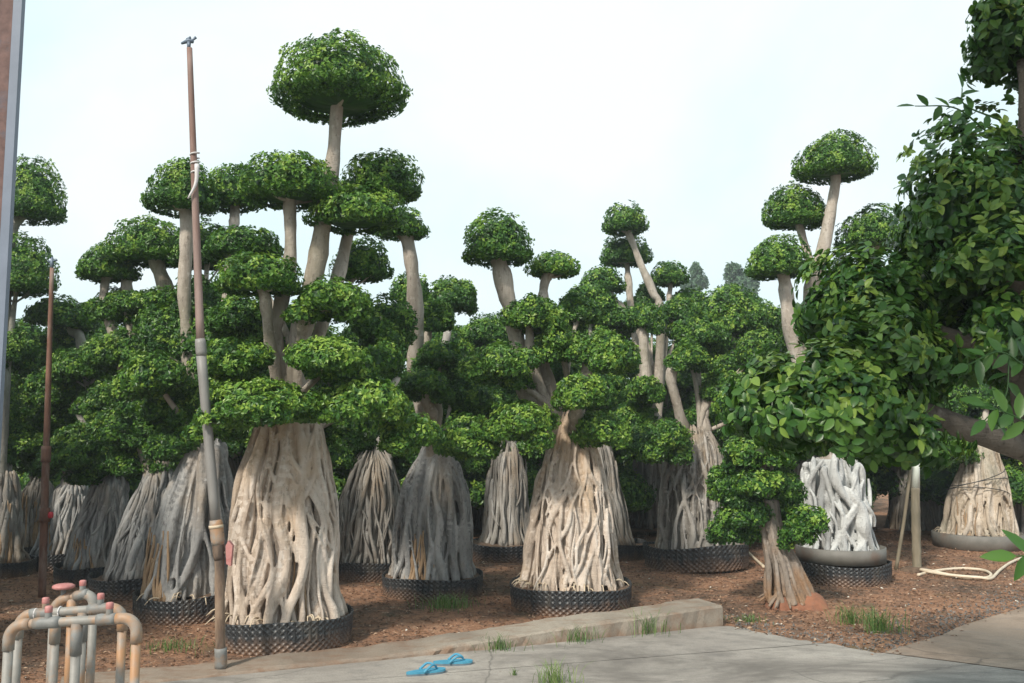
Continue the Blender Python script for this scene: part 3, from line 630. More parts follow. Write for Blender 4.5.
P[:, 2] = .085*np.sqrt(np.clip(1-np.linalg.norm(P, axis=1)**2.5, 0, 1))*(1+.3*N1(P))-.01; P *= [.31, .24, 1.2]; P[:, :2] *= (1+.08*N1(P*3))[:, None]
i = np.arange(nv-1)[:, None]*nu; j = np.arange(nu)[None]; j2 = (j+1) % nu
mb.add(P+np.array([.09, .0, 0]), np.stack([i+j, i+nu+j, i+nu+j2, i+j2], -1).reshape(-1, 4)).build('root_ball', M_earthb, bt)

# ---- near tree on the right edge
YN = 3.7
nb = at(1062, 430, YN); nbase = np.array([nb[0], YN, 0.])
nt_ = empty('near_banyan_tree', nbase, 'big banyan with leaves tinted dark for shade, close on the right edge with a thick sideways limb', 'tree')
def np_(px, py, Y=YN): return at(px, py, Y)-nbase
tr = MB(); tr.tube(spline([[.42, .25, -.05], [.34, .2, .35], np_(1078, 500), np_(1054, 400), np_(1042, 300), np_(1046, 150), np_(1085, -60), np_(1085, -260)], 40), np.linspace(.20, .09, 40), 18, wob=.04)
tr.build('trunk', M_dark, nt_)
lb = MB(); lb.tube(spline([np_(1052, 462), np_(1012, 444, 3.62), np_(970, 430, 3.55), np_(930, 415, 3.5), np_(880, 400, 3.45)], 24), np.linspace(.054, .040, 24), 14, wob=.03)
lb.build('branch', M_dark, nt_)
for pts, r in (([(1050, 400, 3.7), (985, 350, 3.7), (900, 320, 3.7)], .045), ([(1044, 330, 3.7), (1010, 270, 3.6), (980, 230, 3.6)], .05), ([(1038, 210, 3.7), (1030, 120, 3.7), (1025, 60, 3.7)], .05)):
    MB().tube(spline([np_(*p) for p in pts], 16), np.linspace(r, r*.6, 16), 12, wob=.03).build('branch', M_dark, nt_)
for (cx, cy, rx, ry, Y, bi, cv) in ((834, 394, 110, 64, 3.45, .01, 2.2), (890, 350, 66, 56, 3.5, .02, 2.2), (875, 290, 80, 52, 3.9, -.08, 2.2), (985, 190, 97, 94, 3.75, -.02, 2.0), (1030, 30, 66, 56, 3.75, -.05, 2.0),
                            (1000, 250, 62, 30, 3.45, .04, 2.2), (990, 320, 70, 60, 4.1, -.12, 1.8), (955, 268, 60, 40, 4.0, -.12, 1.8), (1050, 360, 60, 60, 4.3, -.1, 1.6), (1010, 318, 44, 36, 3.4, -.05, 1.8)):
    c = np_(cx, cy+.2*ry, Y); Rx, Rz = msz(rx, Y), msz(ry, Y)
    m_, a_ = pad_mesh(Rx*.98, min(Rx*.9, .36), Rz*1.15, Rz*.8, .043, cv*1.1, bi+.01, True, True, stray=.14, lump=1.5, core=.5)  # lower bi on the rear pads paints shade into their leaves
    m_.build('foliage_pad', M_leafn, nt_, c, smooth=True, attr=a_)
for (x, y, z, r, h) in ((.75, 2.05, 3.45, .85, .3), (1.55, 2.5, 3.95, .95, .35), (1.0, 2.9, 4.6, .8, .3), (2.3, 2.2, 3.6, .8, .3)):  # unseen crown pads added above the frame to dapple the near tree with shade
    m_, a_ = pad_mesh(r, r*.8, h, h*.5, .055, (.26 if x < 1.2 else .34), -.05, False, True, stray=.2, lump=1.6, core=.25)
    m_.build('foliage_pad', M_leafn, nt_, np.array([x, y, z])-nbase, smooth=False, attr=a_)
    MB().tube(spline([np_(1085, -150), (np_(1085, -150)+np.array([x, y, z])-nbase)/2+[.1, -.2, .3], np.array([x, y, z])-nbase], 14), np.linspace(.05, .025, 14), 9, wob=.04).build('branch', M_dark, nt_)
def sprig(pts, L, n, r=.004, bi=.6):
    P = spline([np_(*p) for p in pts], 20); mb = MB().tube(P, np.linspace(r, r*.5, 20), 6); nq = len(mb.q[0])+len(mb.t[0])
    k = np.linspace(3, 19, n).astype(int); p = P[k]; T = unit(np.gradient(P, axis=0))[k]
    side = np.cross(T, [0, -1, .4]); side = unit(side)*np.where(np.arange(n) % 2, 1, -1)[:, None]
    d = unit(T*.6+side+rng.normal(0, .2, (n, 3))); d[-1] = T[-1]
    nn = np.array([0, -.8, .6])+rng.normal(0, .3, (n, 3)); nn = unit(nn-d*(nn*d).sum(1)[:, None])
    V, q, t_, ft = leaf_batch(p, d, nn, L*rng.uniform(.8, 1.2, n), L*.42, np.clip(rng.normal(bi, .12, n), 0, 1), True)
    mb.add(V, q)
    a = np.concatenate([np.full(len(mb.q[0]), .3), ft, np.full(len(mb.t[0]), .3)])
    mb.build('sprig', M_leafn, nt_, smooth=True, attr=a)
sprig([(985, 130, 3.5), (955, 108, 3.45), (915, 106, 3.45)], .075, 7, bi=.35)
sprig([(1000, 120, 3.5), (965, 105, 3.45), (962, 88, 3.45)], .07, 5, bi=.3)
sprig([(1040, 330, 3.3), (1012, 345, 3.2), (1006, 395, 3.15), (985, 420, 3.1)], .08, 12, bi=.35)
sprig([(1030, 370, 3.2), (1000, 352, 3.15), (968, 365, 3.1)], .08, 8, bi=.4)
sprig([(1030, 425, 3.1), (1012, 415, 3.1), (985, 405, 3.1)], .095, 6, bi=.42)
sprig([(1050, 555, 3.0), (1030, 556, 3.0), (1016, 556, 3.0)], .1, 4, bi=.5)

# ---- back row (dim trees that close the view), built once and copied
def backtree():
    root = empty('banyan_tree', (0, 0, 0), 'dim banyan of the back row behind the potted trunks', 'tree', 'banyans of the back row')
    root_trunk(root, .0, 1.35, .24, .42, M_greyb, n=26, r0=.014, r1=.034, pw=1.2, vox=.02)
    for (x, z, r, h, y) in ((-.5, 1.55, .55, .34, -.1), (.5, 1.5, .55, .34, 0), (0, 1.85, .6, .36, -.25), (-.65, 2.15, .5, .32, .1), (.6, 2.2, .52, .34, 0), (0, 2.55, .55, .34, .1), (0, 1.35, .5, .3, .3), (-.25, 2.95, .42, .3, 0), (.45, 2.8, .4, .28, .2), (-.55, .75, .5, .5, .35), (.55, .8, .5, .5, .35), (.05, .7, .5, .5, -.55)):
        mb, a = make_pad(r, r*.9, h, h*.5, .075, 2.0, -.08)
        mb.build('foliage_pad', M_leaf, root, (x, y, z), smooth=False, attr=a)
        MB().tube(spline([(0, 0, 1.2), (x*.5, y*.5, 1.2+(z-1.2)*.5), (x, y, z)], 10), np.linspace(.055, .035, 10), 8, wob=.03).build('branch', M_stemg, root)
    return root
bk = backtree(); spots = []
for x_, y_ in ((-6.3, 13.2), (-4.1, 13.0), (-2.6, 13.3), (-1.1, 13.4), (.35, 13.6), (1.35, 13.2), (4.3, 13.2), (5.0, 14.4), (7.4, 13.4), (-7.8, 13.6)): spots.append((x_, y_))
for k in range(15): spots.append((-9.6+k*1.36+rng.uniform(-.3, .3), 15.3+rng.uniform(-.5, .8)))
for k in range(15): spots.append((-11.4+k*1.6+rng.uniform(-.4, .4), 18.0+rng.uniform(-.6, .8)))
for k, (x, y) in enumerate(spots):
    o = bk if k == 0 else copy_tree(bk)
    o.location = (x, y, 0); sc = rng.uniform(.92, 1.12)
    if y < 14.5: sc *= .86
    o.scale = (sc, sc, sc); o.rotation_euler = (0, 0, rng.uniform(0, 6.28))

for k, (x, y, sc, rz, lab) in enumerate(((-5.1, 5.3, 1.25, 1., 'unseen banyan added beyond the left edge for shade, nearest the pipes'), (-6.5, 6.9, 1.25, 3.4, 'unseen banyan added beyond the left edge for shade, behind the nearest one'), (-7.9, 8.4, 1.2, 5., 'unseen banyan added for shade, furthest beyond the left edge'))):  # unseen trees added out of view to cast shade on the left row
    o = copy_tree(bk); o.location = (x, y, 0); o.scale = (sc,)*3; o.rotation_euler = (0, 0, rz); o['label'] = lab; del o['group']
# ---- far trees
M_far = leaf_mat('far_leaf', [(0, (.06, .12, .07)), (1, (.12, .21, .11))])  # leaf greens paled to stand for haze over the distance
def far_tree(pads, Y, label):
    b = at(pads[0][0], 430, Y); base = np.array([b[0], Y, 0]); root = empty('far_tree', base, label, 'tree')
    for cx, cy, rx, ry in pads:
        c = at(cx, cy+.2*ry, Y)-base; Rx, Rz = msz(rx, Y), msz(ry, Y)
        m_, a_ = pad_mesh(Rx, Rx, Rz*1.15, Rz*.9, .26, 1.3, -.05, False, True, stray=.3, lump=2.2, core=.5)
        m_.build('foliage_pad', M_far, root, c, smooth=False, attr=a_)
        MB().tube(spline([(0, 0, c[2]*.5), (c[0]*.5, 0, c[2]*.75), c], 8), np.linspace(.2, .06, 8), 8).build('branch', M_stemg, root)
    MB().tube([(0, 0, -.1), (.1, 0, 3), (0, 0, c[2]*.6)], [.35, .28, .2], 10).build('trunk', M_stemg, root)
far_tree([(734, 271, 9, 9), (749, 275, 9, 8), (741, 286, 18, 12)], 60, 'faint far tree with two small round tops above the big ball crown')
far_tree([(696, 268, 4, 6), (699, 279, 8, 8), (690, 287, 9, 8)], 62, 'thin faint far tree left of the big ball crown')

# ------------------------------------------------------------------ ground
g = MB(); n = 2
g.add([(-90, -20, 0), (90, -20, 0), (90, 110, 0), (-90, 110, 0)], [(0, 1, 2, 3)]); tag(g.build('ground', M_earth), None, None, None, 'structure')
def sheet(name, pts, z, mat, dense=1):
    P = [np.array([p[0], p[1], z]) for p in pts]; me = bpy.data.meshes.new(name)
    me.from_pydata([tuple(p) for p in P], [], [tuple(range(len(P)))]); me.materials.append(mat); me.update()
    o = bpy.data.objects.new(name, me); COL.objects.link(o); o['kind'] = 'structure'; return o
KF0, KF1 = gnd(150, 684), gnd(723, 626)
edge = [gnd(x, y) for x, y in ((723, 626.5), (736, 628), (760, 633), (790, 638), (815, 643), (838, 645), (860, 651), (884, 653.5))]
edge2 = []
for k in range(len(edge)-1):
    for f in (0, .33, .66): p = edge[k]*(1-f)+edge[k+1]*f; edge2.append(p+rng.normal(0, .018, 3))
edge2.append(edge[-1])
pe = gnd(1060, 676)
dl = KF0+(KF0-KF1)*.6
sheet('pavement', [dl, KF1]+edge2+[pe, (14, 5.4, 0), (14, -6, 0), (-14, -6, 0), (-14, dl[1]-.9, 0)], .004, M_conc)
pth = [edge[-1]]
for x, y in ((900, 648), (915, 643), (940, 636), (962, 628), (990, 618), (1024, 608), (1060, 598)): pth.append(gnd(x, y)+rng.normal(0, .015, 3))
sheet('path', pth+[(14, pth[-1][1]+2.5, 0), (14, 5.4, 0), pe], .008, M_path)
# kerb: a ledge that rises out of the soil to the right
kb = MB(); K = 90; u = np.linspace(-.12, 1, K); nn = np.array([-(KF1-KF0)[1], (KF1-KF0)[0], 0]); nn /= np.linalg.norm(nn); nn *= np.sign(nn[1])
hh = np.interp(u, [-.12, .1, .4, .62, .82, 1], [.015, .02, .035, .095, .13, .165])
ring = []
for k in range(K):
    p = KF0+(KF1-KF0)*u[k]; j = lambda s=.006: rng.normal(0, s*.5)+.004*math.sin(k*.31)+.003*math.sin(k*.83)
    ring.append([p+nn*(-.01+j(.01))+[0, 0, -.02], p+nn*j(.007)+[0, 0, hh[k]-.016], p+nn*(.018+j(.004))+[0, 0, hh[k]+j(.003)], p+nn*(.19)+[0, 0, hh[k]+j(.003)], p+nn*(.345+j())+[0, 0, hh[k]+j(.003)], p+nn*(.365+j(.01))+[0, 0, hh[k]-.02], p+nn*.37+[0, 0, -.02]])
V = np.array(ring).reshape(-1, 3); i = np.arange(K-1)[:, None]*7; j = np.arange(6)[None]
kb.add(V, np.stack([i+j, i+j+7, i+j+8, i+j+1], -1).reshape(-1, 4), [(7*(K-1)+a, 7*(K-1)+b, 7*(K-1)+c) for a, b, c in ((0, 6, 1), (1, 6, 5), (1, 5, 2), (2, 5, 4), (2, 4, 3))])
tag(kb.build('kerb', M_kerb, smooth=False), None, None, None, 'structure')

# litter ------------------------------------------------------------------
M_lit = leaf_mat('leaf_litter', [(0, (.09, .05, .035)), (.4, (.21, .12, .078)), (.7, (.35, .22, .145)), (.93, (.45, .33, .23)), (1, (.70, .66, .58))], .8, .05)
n = 60000
lp = np.stack([rng.uniform(-8, 8, n), 5.2+9*rng.random(n)**1.4, np.zeros(n)], 1)
# keep to the soil
kd = (KF1-KF0)/np.linalg.norm(KF1-KF0)
def soil_side(p):
    s = (p-KF0)@nn; al = (p-KF0)@kd/np.linalg.norm(KF1-KF0)
    ok = np.where(al < 1.0, s > .36+np.minimum(0, rng.normal(.1, .12, len(p))), True)
    ex = np.array([e[0] for e in edge]+[q[0] for q in pth[1:]]+[14]); ey = np.array([e[1] for e in edge]+[q[1] for q in pth[1:]]+[pth[-1][1]+2.5])
    return ok & np.where(p[:, 0] > KF1[0], p[:, 1] > np.interp(p[:, 0], ex, ey)+.03-np.abs(rng.normal(0, .09, len(p))), True)
lp = lp[soil_side(lp)]; n = len(lp); lp[:, 2] = rng.uniform(.004, .02, n)
a = rng.uniform(0, 6.28, n); d = unit(np.stack([np.cos(a), np.sin(a), rng.normal(0, .25, n)], 1)); q_ = np.array([0, 0, 1.])+rng.normal(0, .35, (n, 3)); q_ = unit(q_-d*(q_*d).sum(1)[:, None])
V, _, t_, ft = leaf_batch(lp, d, q_, rng.uniform(.016, .052, n), rng.uniform(.01, .025, n), np.clip(rng.beta(1.6, 2.2, n)+(rng.random(n) < .02)*.6, 0, 1), False)
tag(MB().add(V, None, t_).build('leaf_litter', M_lit, smooth=False, attr=ft), 'brown dead leaf litter scattered over the red soil', 'leaf litter', None, 'stuff')
# gravel strip near path
M_grav = simple('gravel', (.06, .058, .055), (.24, .22, .2), .9, 3, 0, .1)
mb = MB(); oc = np.array([(1, 0, 0), (-1, 0, 0), (0, 1, 0), (0, -1, 0), (0, 0, 1), (0, 0, -1)], float); of = [(0, 2, 4), (2, 1, 4), (1, 3, 4), (3, 0, 4), (2, 0, 5), (1, 2, 5), (3, 1, 5), (0, 3, 5)]
ex = np.array([e[0] for e in edge]+[q[0] for q in pth[1:]]); ey = np.array([e[1] for e in edge]+[q[1] for q in pth[1:]])
for k in range(1500):
    x = rng.uniform(KF1[0]+.1, 5.6); y = np.interp(x, ex, ey)+abs(rng.normal(0, .38)); r = rng.uniform(.005, .015)
    mb.add((oc*r*rng.uniform(.6, 1.2, (6, 3)))@np.linalg.qr(rng.normal(size=(3, 3)))[0]+[x, y, r*.4], None, of)
tag(mb.build('gravel', M_grav, smooth=False), 'dark gravel scattered along the edge of the pavement', 'gravel', None, 'stuff')

# weeds -------------------------------------------------------------------
M_grass = leaf_mat('grass_blade', [(0, (.05, .11, .03)), (.5, (.11, .21, .05)), (1, (.26, .33, .11))], .5)
def tuft(p, n, h, sp, label, bi=.5, name='grass_tuft'):
    mb = MB(); tint = []
    for k in range(int(n*1.7)):
        a = rng.uniform(0, 6.28); r = abs(rng.normal(0, sp*1.15)); q0 = np.array([math.cos(a)*r, math.sin(a)*r*.7, 0]); hh_ = h*rng.uniform(.45, 1.1); b = rng.uniform(0, 6.28); l = hh_*rng.uniform(.2, 1.0)
        P = spline([q0, q0+[math.cos(b)*l*.35, math.sin(b)*l*.35, hh_*.6], q0+[math.cos(b)*l, math.sin(b)*l, hh_*rng.uniform(.75, 1)]], 6)
        w = np.array([.0022, .0022, .0021, .0017, .0011, .0003])*rng.uniform(.6, 1.2); s = np.array([-math.sin(b), math.cos(b), 0])
        s = s if abs(s[0]) > .3 else np.array([.8, .6, 0]); V = np.concatenate([P+s*w[:, None], P-s*w[:, None]])
        mb.add(V, [(i, i+1, i+7, i+6) for i in range(5)]); tint += [np.clip(rng.normal(bi, .2), 0, 1)]*5
    o = mb.build(name, M_grass, None, p, smooth=False, attr=tint); return tag(o, label, 'grass tuft', 'grass and weeds')
P_ = gnd
tuft(gnd(446, 608), 150, .14, .14, 'low grass patch in front of the orange rooted grey banyan pot', .45)
tuft(gnd(880, 632), 120, .22, .09, 'tall grass tuft on the soil right of the small bonsai', .5)
tuft(gnd(852, 624), 80, .18, .09, 'thin grass tuft just right of the bonsai clay ball', .5)
tuft(gnd(553, 684), 60, .15, .07, 'yellowish grass tuft sprouting from the pavement right of the flip flops', .8)
tuft(gnd(515, 676), 14, .06, .015, 'tiny green weed in the pavement crack beside the flip flops', .5)
for q, hgt, lab in (((647, 634), .22, 'tall weed tuft at the kerb face near its right end'), ((578, 642), .14, 'weed tuft half way along the kerb face'), ((497, 650), .13, 'dark weed tuft at the left part of the kerb face, behind the flip flops')):
    tuft(gnd(*q), 50, hgt, .11, lab, .45)
tuft(gnd(170, 650), 70, .10, .14, 'low grass patch on the soil left of the sprinkler pole foot', .4)
tuft(gnd(748, 622), 60, .07, .08, 'sparse low weeds left of the bonsai by the pavement edge', .4)

# ------------------------------------------------------------------ poles
def seg(path, rad, name, mat, parent, n=16): return MB().tube(path, rad, n).build(name, mat, parent)
pb = gnd(221, 671); Yp = pb[1]
pole = empty('sprinkler_pole', pb, 'tall leaning sprinkler pole of joined pipes with a red valve handle', 'sprinkler pole')
def pp(px, py): return at(px, py, Yp)-pb
def ln(a, b, n=6): return np.array(a)+(np.array(b)-np.array(a))*np.linspace(0, 1, n)[:, None]
r = lambda n: msz(n, Yp)
seg(ln([0, 0, -.05], pp(219, 532), 12), np.array([5.4, 5.3, 5.4, 5.2, 5.5, 5.3, 5.2, 5.4, 5.0, 5.2, 5.3, 5.0])*.9*Yp/F, 'base_pipe', M_brn, pole)
seg(ln(pp(221, 668), pp(220.7, 648)), r(5.9), 'pipe_socket', M_fit, pole)
seg(ln(pp(219.2, 560), pp(218, 540)), r([4.8, 5.5, 5.8, 5.8, 5.5, 4.8]), 'valve_body', M_brn, pole)
seg(ln(pp(218.3, 545), pp(215.5, 520), 7), r(np.array([5.6, 6.5, 6.7, 6.4, 6.7, 6.5, 5.6])), 'valve_collar', M_pvct, pole)
seg(ln(pp(215.8, 522), pp(201, 352), 8), r(4.9), 'lower_pipe', M_pvc, pole)
seg(ln(pp(201.6, 356), pp(200.2, 339), 5), r(np.array([5.1, 5.4, 5.4, 5.4, 4.8])), 'coupling', M_pvc, pole)
seg(ln(pp(200.5, 342), pp(189.5, 48), 14), r(np.linspace(4.2, 2.8, 14)), 'upper_pipe', M_rustp, pole)
vh = MB(); c = pp(229.5, 553)
vh.tube(ln(c+[-.07, 0, .005], c+[0, 0, 0]), .012, 8); hv = vh.build('valve_stem', M_brn, pole)
hb = MB(); hs = np.array([(-.014, -.02, -.07), (.016, -.02, -.085), (.024, -.02, .05), (-.005, -.02, .085), (-.022, -.02, .05)])
V = np.vstack([hs, hs+[0, .04, 0]]); hb.add(V+c, [(i, (i+1) % 5, 5+(i+1) % 5, 5+i) for i in range(5)], [(0, 2, 1), (0, 3, 2), (0, 4, 3), (5, 6, 7), (5, 7, 8), (5, 8, 9)])
hb.build('valve_handle', M_redv if False else M_red, pole, smooth=False)
tie = MB()
for k in range(3): 
    c = pp(195.6-.5*k, 176-9*k); th = np.linspace(0, 6.28*1.3, 16)
    tie.tube(np.stack([c[0]+np.cos(th)*r(4.4), c[1]+np.sin(th)*r(4.4), c[2]+th*.006], 1), .006, 6)
tie.tube(spline([pp(199, 166)+[0, -.04, 0], pp(198, 185)+[0, -.045, 0], pp(190, 200)+[0, -.04, 0]], 10), np.linspace(.018, .006, 10), 6)
tie.build('cloth_tie', M_strip, pole)
sh = MB(); c = pp(189, 42)
sh.tube([c+[0, 0, -.05], c+[0, 0, .0]], [.012, .016], 8); sh.tube([c+[-.055, 0, -.012], c+[0, 0, .012], c+[.03, 0, .0]], [.008, .018, .012], 8)
sh.tube([c+[0, 0, 0], c+[.03, 0, .018], c+[.05, 0, .036]], [.012, .008, .011], 8); sh.tube([c+[-.02, 0, .02], c+[.012, 0, .035]], [.006, .01], 8)
sh.build('sprinkler_head', M_head, pole)
seg(ln(pp(216.2, 528), pp(216, 525), 3), r(7.0), 'clamp_band', M_stick, pole)
# thin rusty pole
qb = gnd(42, 597); Yq = qb[1]
pole2 = empty('sprinkler_pole', qb, 'thin dark rusty sprinkler pole with a small red tap, on the left', 'sprinkler pole')
def pq(px, py): return at(px, py, Yq)-qb
seg(ln([0, 0, -.05], pq(46, 455), 10), msz(3.6, Yq), 'lower_pipe', M_rust, pole2)
seg(ln(pq(46, 458), pq(52, 268), 12), np.linspace(3.2, 2.0, 12)*Yq/F, 'upper_pipe', M_rust, pole2)
seg(ln(pq(45.8, 462), pq(46.3, 446), 5), msz(4.6, Yq), 'coupling', M_rust, pole2)
seg(ln(pq(44.6, 522), pq(45, 508), 5), msz(4.8, Yq), 'valve_body', M_rust, pole2)
c = pq(50.5, 515); MB().lathe([(0, -.03), (.02, -.03), (.027, -.01), (.027, .012), (.018, .03), (0, .03)], 14, c).build('valve_handle', M_redv, pole2)
c = pq(52, 262); MB().tube([c+[0, 0, -.07], c+[0, 0, -.02], c+[0, 0, .05]], [.012, .02, .01], 8).tube([c+[-.04, 0, .0], c+[.05, 0, .02]], .01, 6).build('sprinkler_head', M_head, pole2)
for z in (0.55, .9): pass
# steel column at the left edge
cb = at(5, 400, 1.9); 
colm = empty('steel_column', (cb[0], 1.9, 0), 'rusty steel column with a blue grey edge, cut by the left edge', 'column')
x1 = at(24, 0, 1.9)[0]-cb[0]
MB().box((x1-.11, -.003, 0), (x1-.022, .012, 3.4)).build('web_plate', M_col, colm, smooth=False)
MB().box((x1-.020, -.006, 0), (x1-.001, .008, 3.4)).build('flange_plate', M_colb, colm, smooth=False)

# right posts --------------------------------------------------------------
b1 = gnd(917, 571); ps = empty('post', b1, 'upright bamboo post with a white pipe end beside the hose coil', 'post')
mb = MB(); K = 22; u = np.linspace(0, 1, K); tp = at(915, 486, b1[1])-b1
mb.tube(tp*u[:, None]+[0, 0, 0], msz(4.2, b1[1])*(1+.12*(np.arange(K) % 5 == 0)), 12).build('bamboo_pole', M_bam, ps)
MB().tube([tp+[0, 0, -.02], at(915, 452, b1[1])-b1], msz(4.4, b1[1]), 14).build('pipe_end', M_whp, ps)
MB().lathe([(0, .05), (.1, .045), (.17, .015), (.2, -.01)], 14).build('soil_heap', M_soil, ps)
b2 = gnd(896, 570); st = MB(); tp2 = at(911, 466, b1[1]-.06)-b2
st.tube(spline([np.zeros(3), tp2*.5+[.01, 0, 0], tp2], 12), np.linspace(.022, .017, 12), 10)
tag(st.build('prop_stick', M_bam, None, b2), 'thin bamboo stick leaning against the upright post', 'stick')
b3 = gnd(1024, 527); tp3 = at(1004, 458, b3[1]-.1)-b3
tag(MB().tube(spline([np.zeros(3), tp3*.5+[.02, 0, 0], tp3], 12), np.linspace(.03, .024, 12), 10).build('prop_stick', M_bam, None, b3), 'pale prop stick leaning behind the dark near trunk at the right edge', 'stick')
# hose
def gp(l, z=.02): return [gnd(x, y, z) for x, y in l]
hp = gp([(918, 575), (935, 571), (960, 568.5), (982, 570), (991, 574.5), (984, 578), (960, 577), (935, 573.5), (921, 571.5), (930, 574), (955, 577.5), (980, 579.5), (991, 578.5), (1000, 570), (1012, 562), (1030, 556), (1060, 552)])
for k, p in enumerate(hp): p[2] = .02+(.02 if 6 < k < 12 else 0)
tag(MB().tube(spline(hp, 120), .016, 10).build('hose', M_hose), 'pale yellow hose looped on the red soil at the far right', 'hose')
hp = [gnd(1003, 541, .05), gnd(1010, 533, .12), gnd(1020, 537, .06), gnd(1040, 542, .03), gnd(1070, 545, .02)]
tag(MB().tube(spline(hp, 40), .018, 10).build('hose', M_hose), 'short bit of pale hose beside the smooth grey pot', 'hose')
sk = [gnd(764, 567, .02), gnd(752, 556, .03), gnd(742, 546, .06)]
tag(MB().tube(spline(sk, 16), np.linspace(.018, .014, 16), 8).build('stick', M_stick), 'pale bare stick on the soil behind the small bonsai', 'stick')

# ------------------------------------------------------------------ irrigation pipe loops
def loop(Y, pts, drops, label, rad=.0225, fit=(), caps=(), wheel=None, ties=()):
    P0 = at(pts[0][0], pts[0][1], Y); base = np.array([P0[0], Y, 0]); root = empty('pipe_loop', base, label, 'irrigation pipe', 'irrigation pipe loops')
    W = lambda x, y, dy=0: at(x, y, Y+dy)-base
    L, Rr = W(*pts[0]), W(*pts[1]); e = .07
    ax = unit(Rr-L)
    MB().tube(ln(L+ax*e, Rr-ax*e, 10), rad, 16).build('pipe', M_pvct, root)
    for c, s in ((L, 1), (Rr, -1)):
        th = np.linspace(0, np.pi/2, 9); ctr = c+ax*e*s+[0, 0, -e]
        q_ = np.array([ctr-ax*s*e*math.sin(t)+np.array([0, 0, e])*math.cos(t) for t in th])
        q_ = np.vstack([q_[0]+ax*s*.03, q_, q_[-1]-[0, 0, .05]])
        MB().tube(q_, [rad*1.22]*len(q_), 16).build('elbow', M_pvct, root)
        b = c.copy(); MB().tube([c+[0, 0, -e-.02], [c[0], c[1], -.02]], rad, 16).build('standpipe', M_pvct, root)
    for x in drops:
        f = (W(x, pts[0][1])-L)[0]/(Rr-L)[0]; c = L+(Rr-L)*f
        MB().tube([c+[0, 0, -.01], c+[0, 0, -.16]], rad*1.2, 16).build('tee', M_fit if x % 2 else M_pvct, root)
        MB().tube([c+[0, 0, -.15], [c[0], c[1], -.02]], rad*1.0, 16).build('standpipe', M_pvct, root)
    for x0, x1 in fit:
        f0, f1 = [((W(x, pts[0][1])-L)[0]/(Rr-L)[0]) for x in (x0, x1)]
        a, b = L+(Rr-L)*f0, L+(Rr-L)*f1
        MB().tube(ln(a, b, 6), rad*np.array([1.18, 1.3, 1.24, 1.24, 1.3, 1.18]), 16).build('coupling', M_fit, root)
    for x in caps:
        f = (W(x, pts[0][1])-L)[0]/(Rr-L)[0]; c = L+(Rr-L)*f
        vs = MB().lathe([(rad*.75, .0), (rad*.75, .05)], 12, c).build('valve_stem', M_fit, root)
        MB().lathe([(0, .082), (.015, .080), (.0185, .075), (.0185, .052), (.016, .048), (.0, .046)], 10, c).build('valve_cap', M_red, root)
    if wheel:
        f = (W(wheel, pts[0][1])-L)[0]/(Rr-L)[0]; c = L+(Rr-L)*f
        MB().lathe([(rad*.7, .0), (rad*.6, .06)], 12, c).build('valve_stem', M_fit, root)
        MB().lathe([(0, .085), (.045, .082), (.06, .075), (.06, .062), (.045, .056), (0, .056)], 12, c).build('hand_wheel', M_red, root)
    for x in ties:
        f = (W(x, pts[0][1])-L)[0]/(Rr-L)[0]; c = L+(Rr-L)*f; th = np.linspace(0, 6.28, 16); u2 = np.cross(ax, [0, 0, 1]); 
        MB().tube(np.array([c+(u2*math.cos(t)+np.array([0, 0, 1])*math.sin(t))*rad*1.15 for t in th]), .004, 6).build('wire_tie', M_strip, root)
    return root
loop(4.5, [(9.5, 625), (137, 617.5)], [77], 'front irrigation pipe loop, nearest and widest of the cluster', fit=[(34, 60), (97, 116)], caps=(48, 109))
loop(4.85, [(19, 615), (123, 607)], [56, 83], 'middle irrigation pipe loop with white wire ties', fit=[(30, 50), (88, 112)], caps=(45, 100), ties=(36, 60))
loop(5.2, [(54, 601), (94, 592)], [72], 'rearmost short irrigation pipe loop with a faded red hand wheel', fit=[(74, 88)], caps=(82,), wheel=63)

# ------------------------------------------------------------------ flip flops
def flipflop(px, py, ang, label):
    p = gnd(px, py, .004); root = empty('flip_flop', p, label, 'flip flop', 'pair of blue flip flops'); root.rotation_euler = (0, 0, R(ang))
    n = 40; t = np.linspace(0, 2*np.pi, n, endpoint=False); x = np.cos(t)*.135; w = .041+.012*np.cos(t)+.004*np.cos(2*t)
    y = np.sin(t)*w*1.05
    def slab(z0, z1, k=1.0):
        mb = MB(); A = np.stack([x*k, y*k, np.full(n, z0)], 1); B = np.stack([x*k, y*k, np.full(n, z1)], 1); k2 = (np.arange(n)+1) % n; i = np.arange(n)
        return mb.add(np.vstack([A, B, [[0, 0, z0]], [[0, 0, z1]]]), np.stack([i, k2, n+k2, n+i], 1), np.vstack([np.stack([np.full(n, 2*n), k2, i], 1), np.stack([np.full(n, 2*n+1), n+i, n+k2], 1)]))
    slab(0, .012).build('outsole', M_sole, root, smooth=False); slab(.0125, .026, 1.0).build('footbed', M_blue, root, smooth=False)
    mb = MB()
    for s in (-1, 1): mb.tube(spline([(.075, 0, .024), (.06, s*.012, .05), (.02, s*.04, .058), (-.03, s*.045, .022)], 16), np.linspace(.006, .009, 16), 8)
    mb.build('strap', M_blue, root); return root
flipflop(426, 674, 24, 'left blue flip flop lying nearer the picture bottom')
flipflop(453, 664.5, 8, 'right blue flip flop lying further back, toward the kerb')

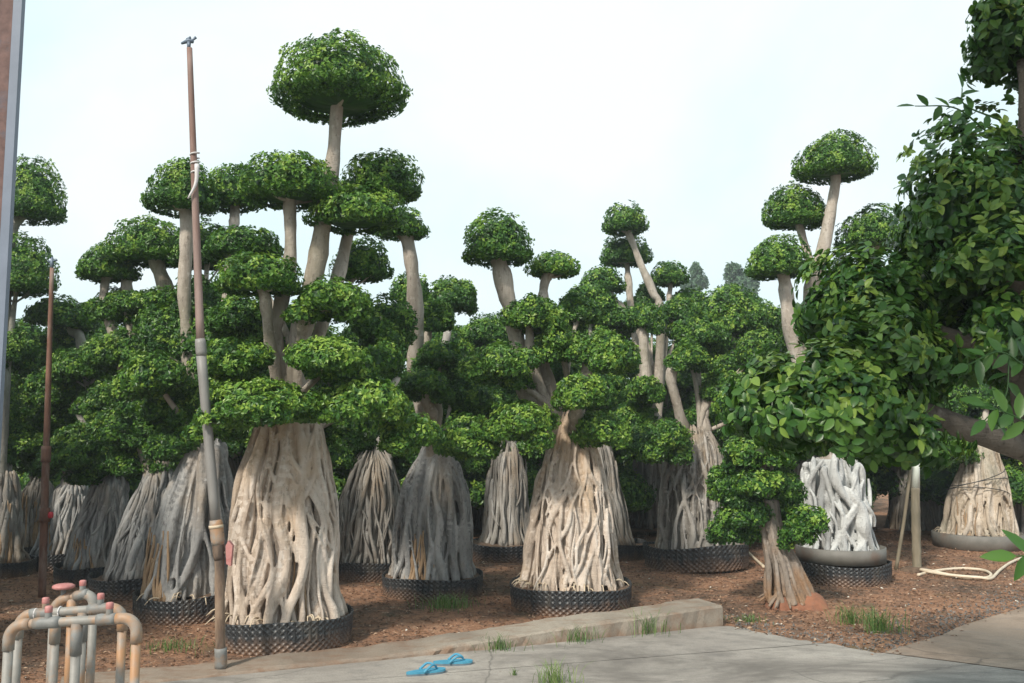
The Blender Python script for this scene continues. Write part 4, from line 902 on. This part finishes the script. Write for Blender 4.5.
# ------------------------------------------------------------------ light
AZ, EL = 211.0, 43.0     # compass-like angle of the sun seen from above: 180 = straight behind the camera
w = bpy.data.worlds.new('World'); S.world = w; w.use_nodes = True; nt = w.node_tree; bg = nt.nodes['Background']
sky = nt.nodes.new('ShaderNodeTexSky'); sky.sky_type = 'NISHITA'; sky.sun_disc = False
sky.sun_elevation = R(EL); sky.sun_rotation = R(AZ); sky.air_density = 1.0; sky.dust_density = 3.0; sky.ozone_density = 1.0
tc = nt.nodes.new('ShaderNodeTexCoord')
cl = noise(nt, 1.6, 5, .55, tc.outputs['Generated'], .3)
veil = ramp(nt, cl, [(.36, (6.0, 8.35, 8.8)), (.64, (8.7, 9.3, 9.4))])
yy = sep(nt, tc.outputs['Generated'])[1]
f = mth(nt, 'ADD', mth(nt, 'MULTIPLY', yy, .5), .48, True)      # bright haze ahead, clearer sky behind
c = mix(nt, mth(nt, 'ADD', mth(nt, 'MULTIPLY', ramp(nt, f, [(.25, (0, 0, 0)), (.6, (1, 1, 1))]), .40), .50), sky.outputs[0], veil)
nt.links.new(c, bg.inputs['Color']); bg.inputs['Strength'].default_value = .115
sd = bpy.data.lights.new('sun', 'SUN'); sd.energy = 3.6; sd.angle = R(6); sd.color = (1, .93, .82)
so = bpy.data.objects.new('sun', sd); COL.objects.link(so)
# direction towards the sun; sun_rotation turns clockwise from +Y
dx, dy, dz = math.sin(R(AZ))*math.cos(R(EL)), math.cos(R(AZ))*math.cos(R(EL)), math.sin(R(EL))
so.rotation_euler = Vector((dx, dy, dz)).to_track_quat('Z', 'Y').to_euler()
S.view_settings.view_transform = 'Standard'; S.view_settings.look = 'None'; S.view_settings.exposure = .14; S.view_settings.gamma = 1
S.view_settings.use_curve_mapping = False
S.cycles.max_bounces = 5; S.cycles.transmission_bounces = 3; S.cycles.diffuse_bounces = 3; S.cycles.glossy_bounces = 2

# thin summer haze
hz = MB().box((-92, -22, -1), (92, 112, 12)).build('haze', None, smooth=False); hz['kind'] = 'stuff'; hz['label'] = 'thin pale haze in the air between the trees'
m = bpy.data.materials.new('haze'); m.use_nodes = True; nt = m.node_tree; nt.nodes.clear()
ou = nt.nodes.new('ShaderNodeOutputMaterial'); pv = nt.nodes.new('ShaderNodeVolumePrincipled'); pv.inputs['Density'].default_value = .002; pv.inputs['Color'].default_value = (.86, .95, 1, 1)
nt.links.new(pv.outputs[0], ou.inputs['Volume']); hz.data.materials.append(m)
S.cycles.volume_bounces = 0
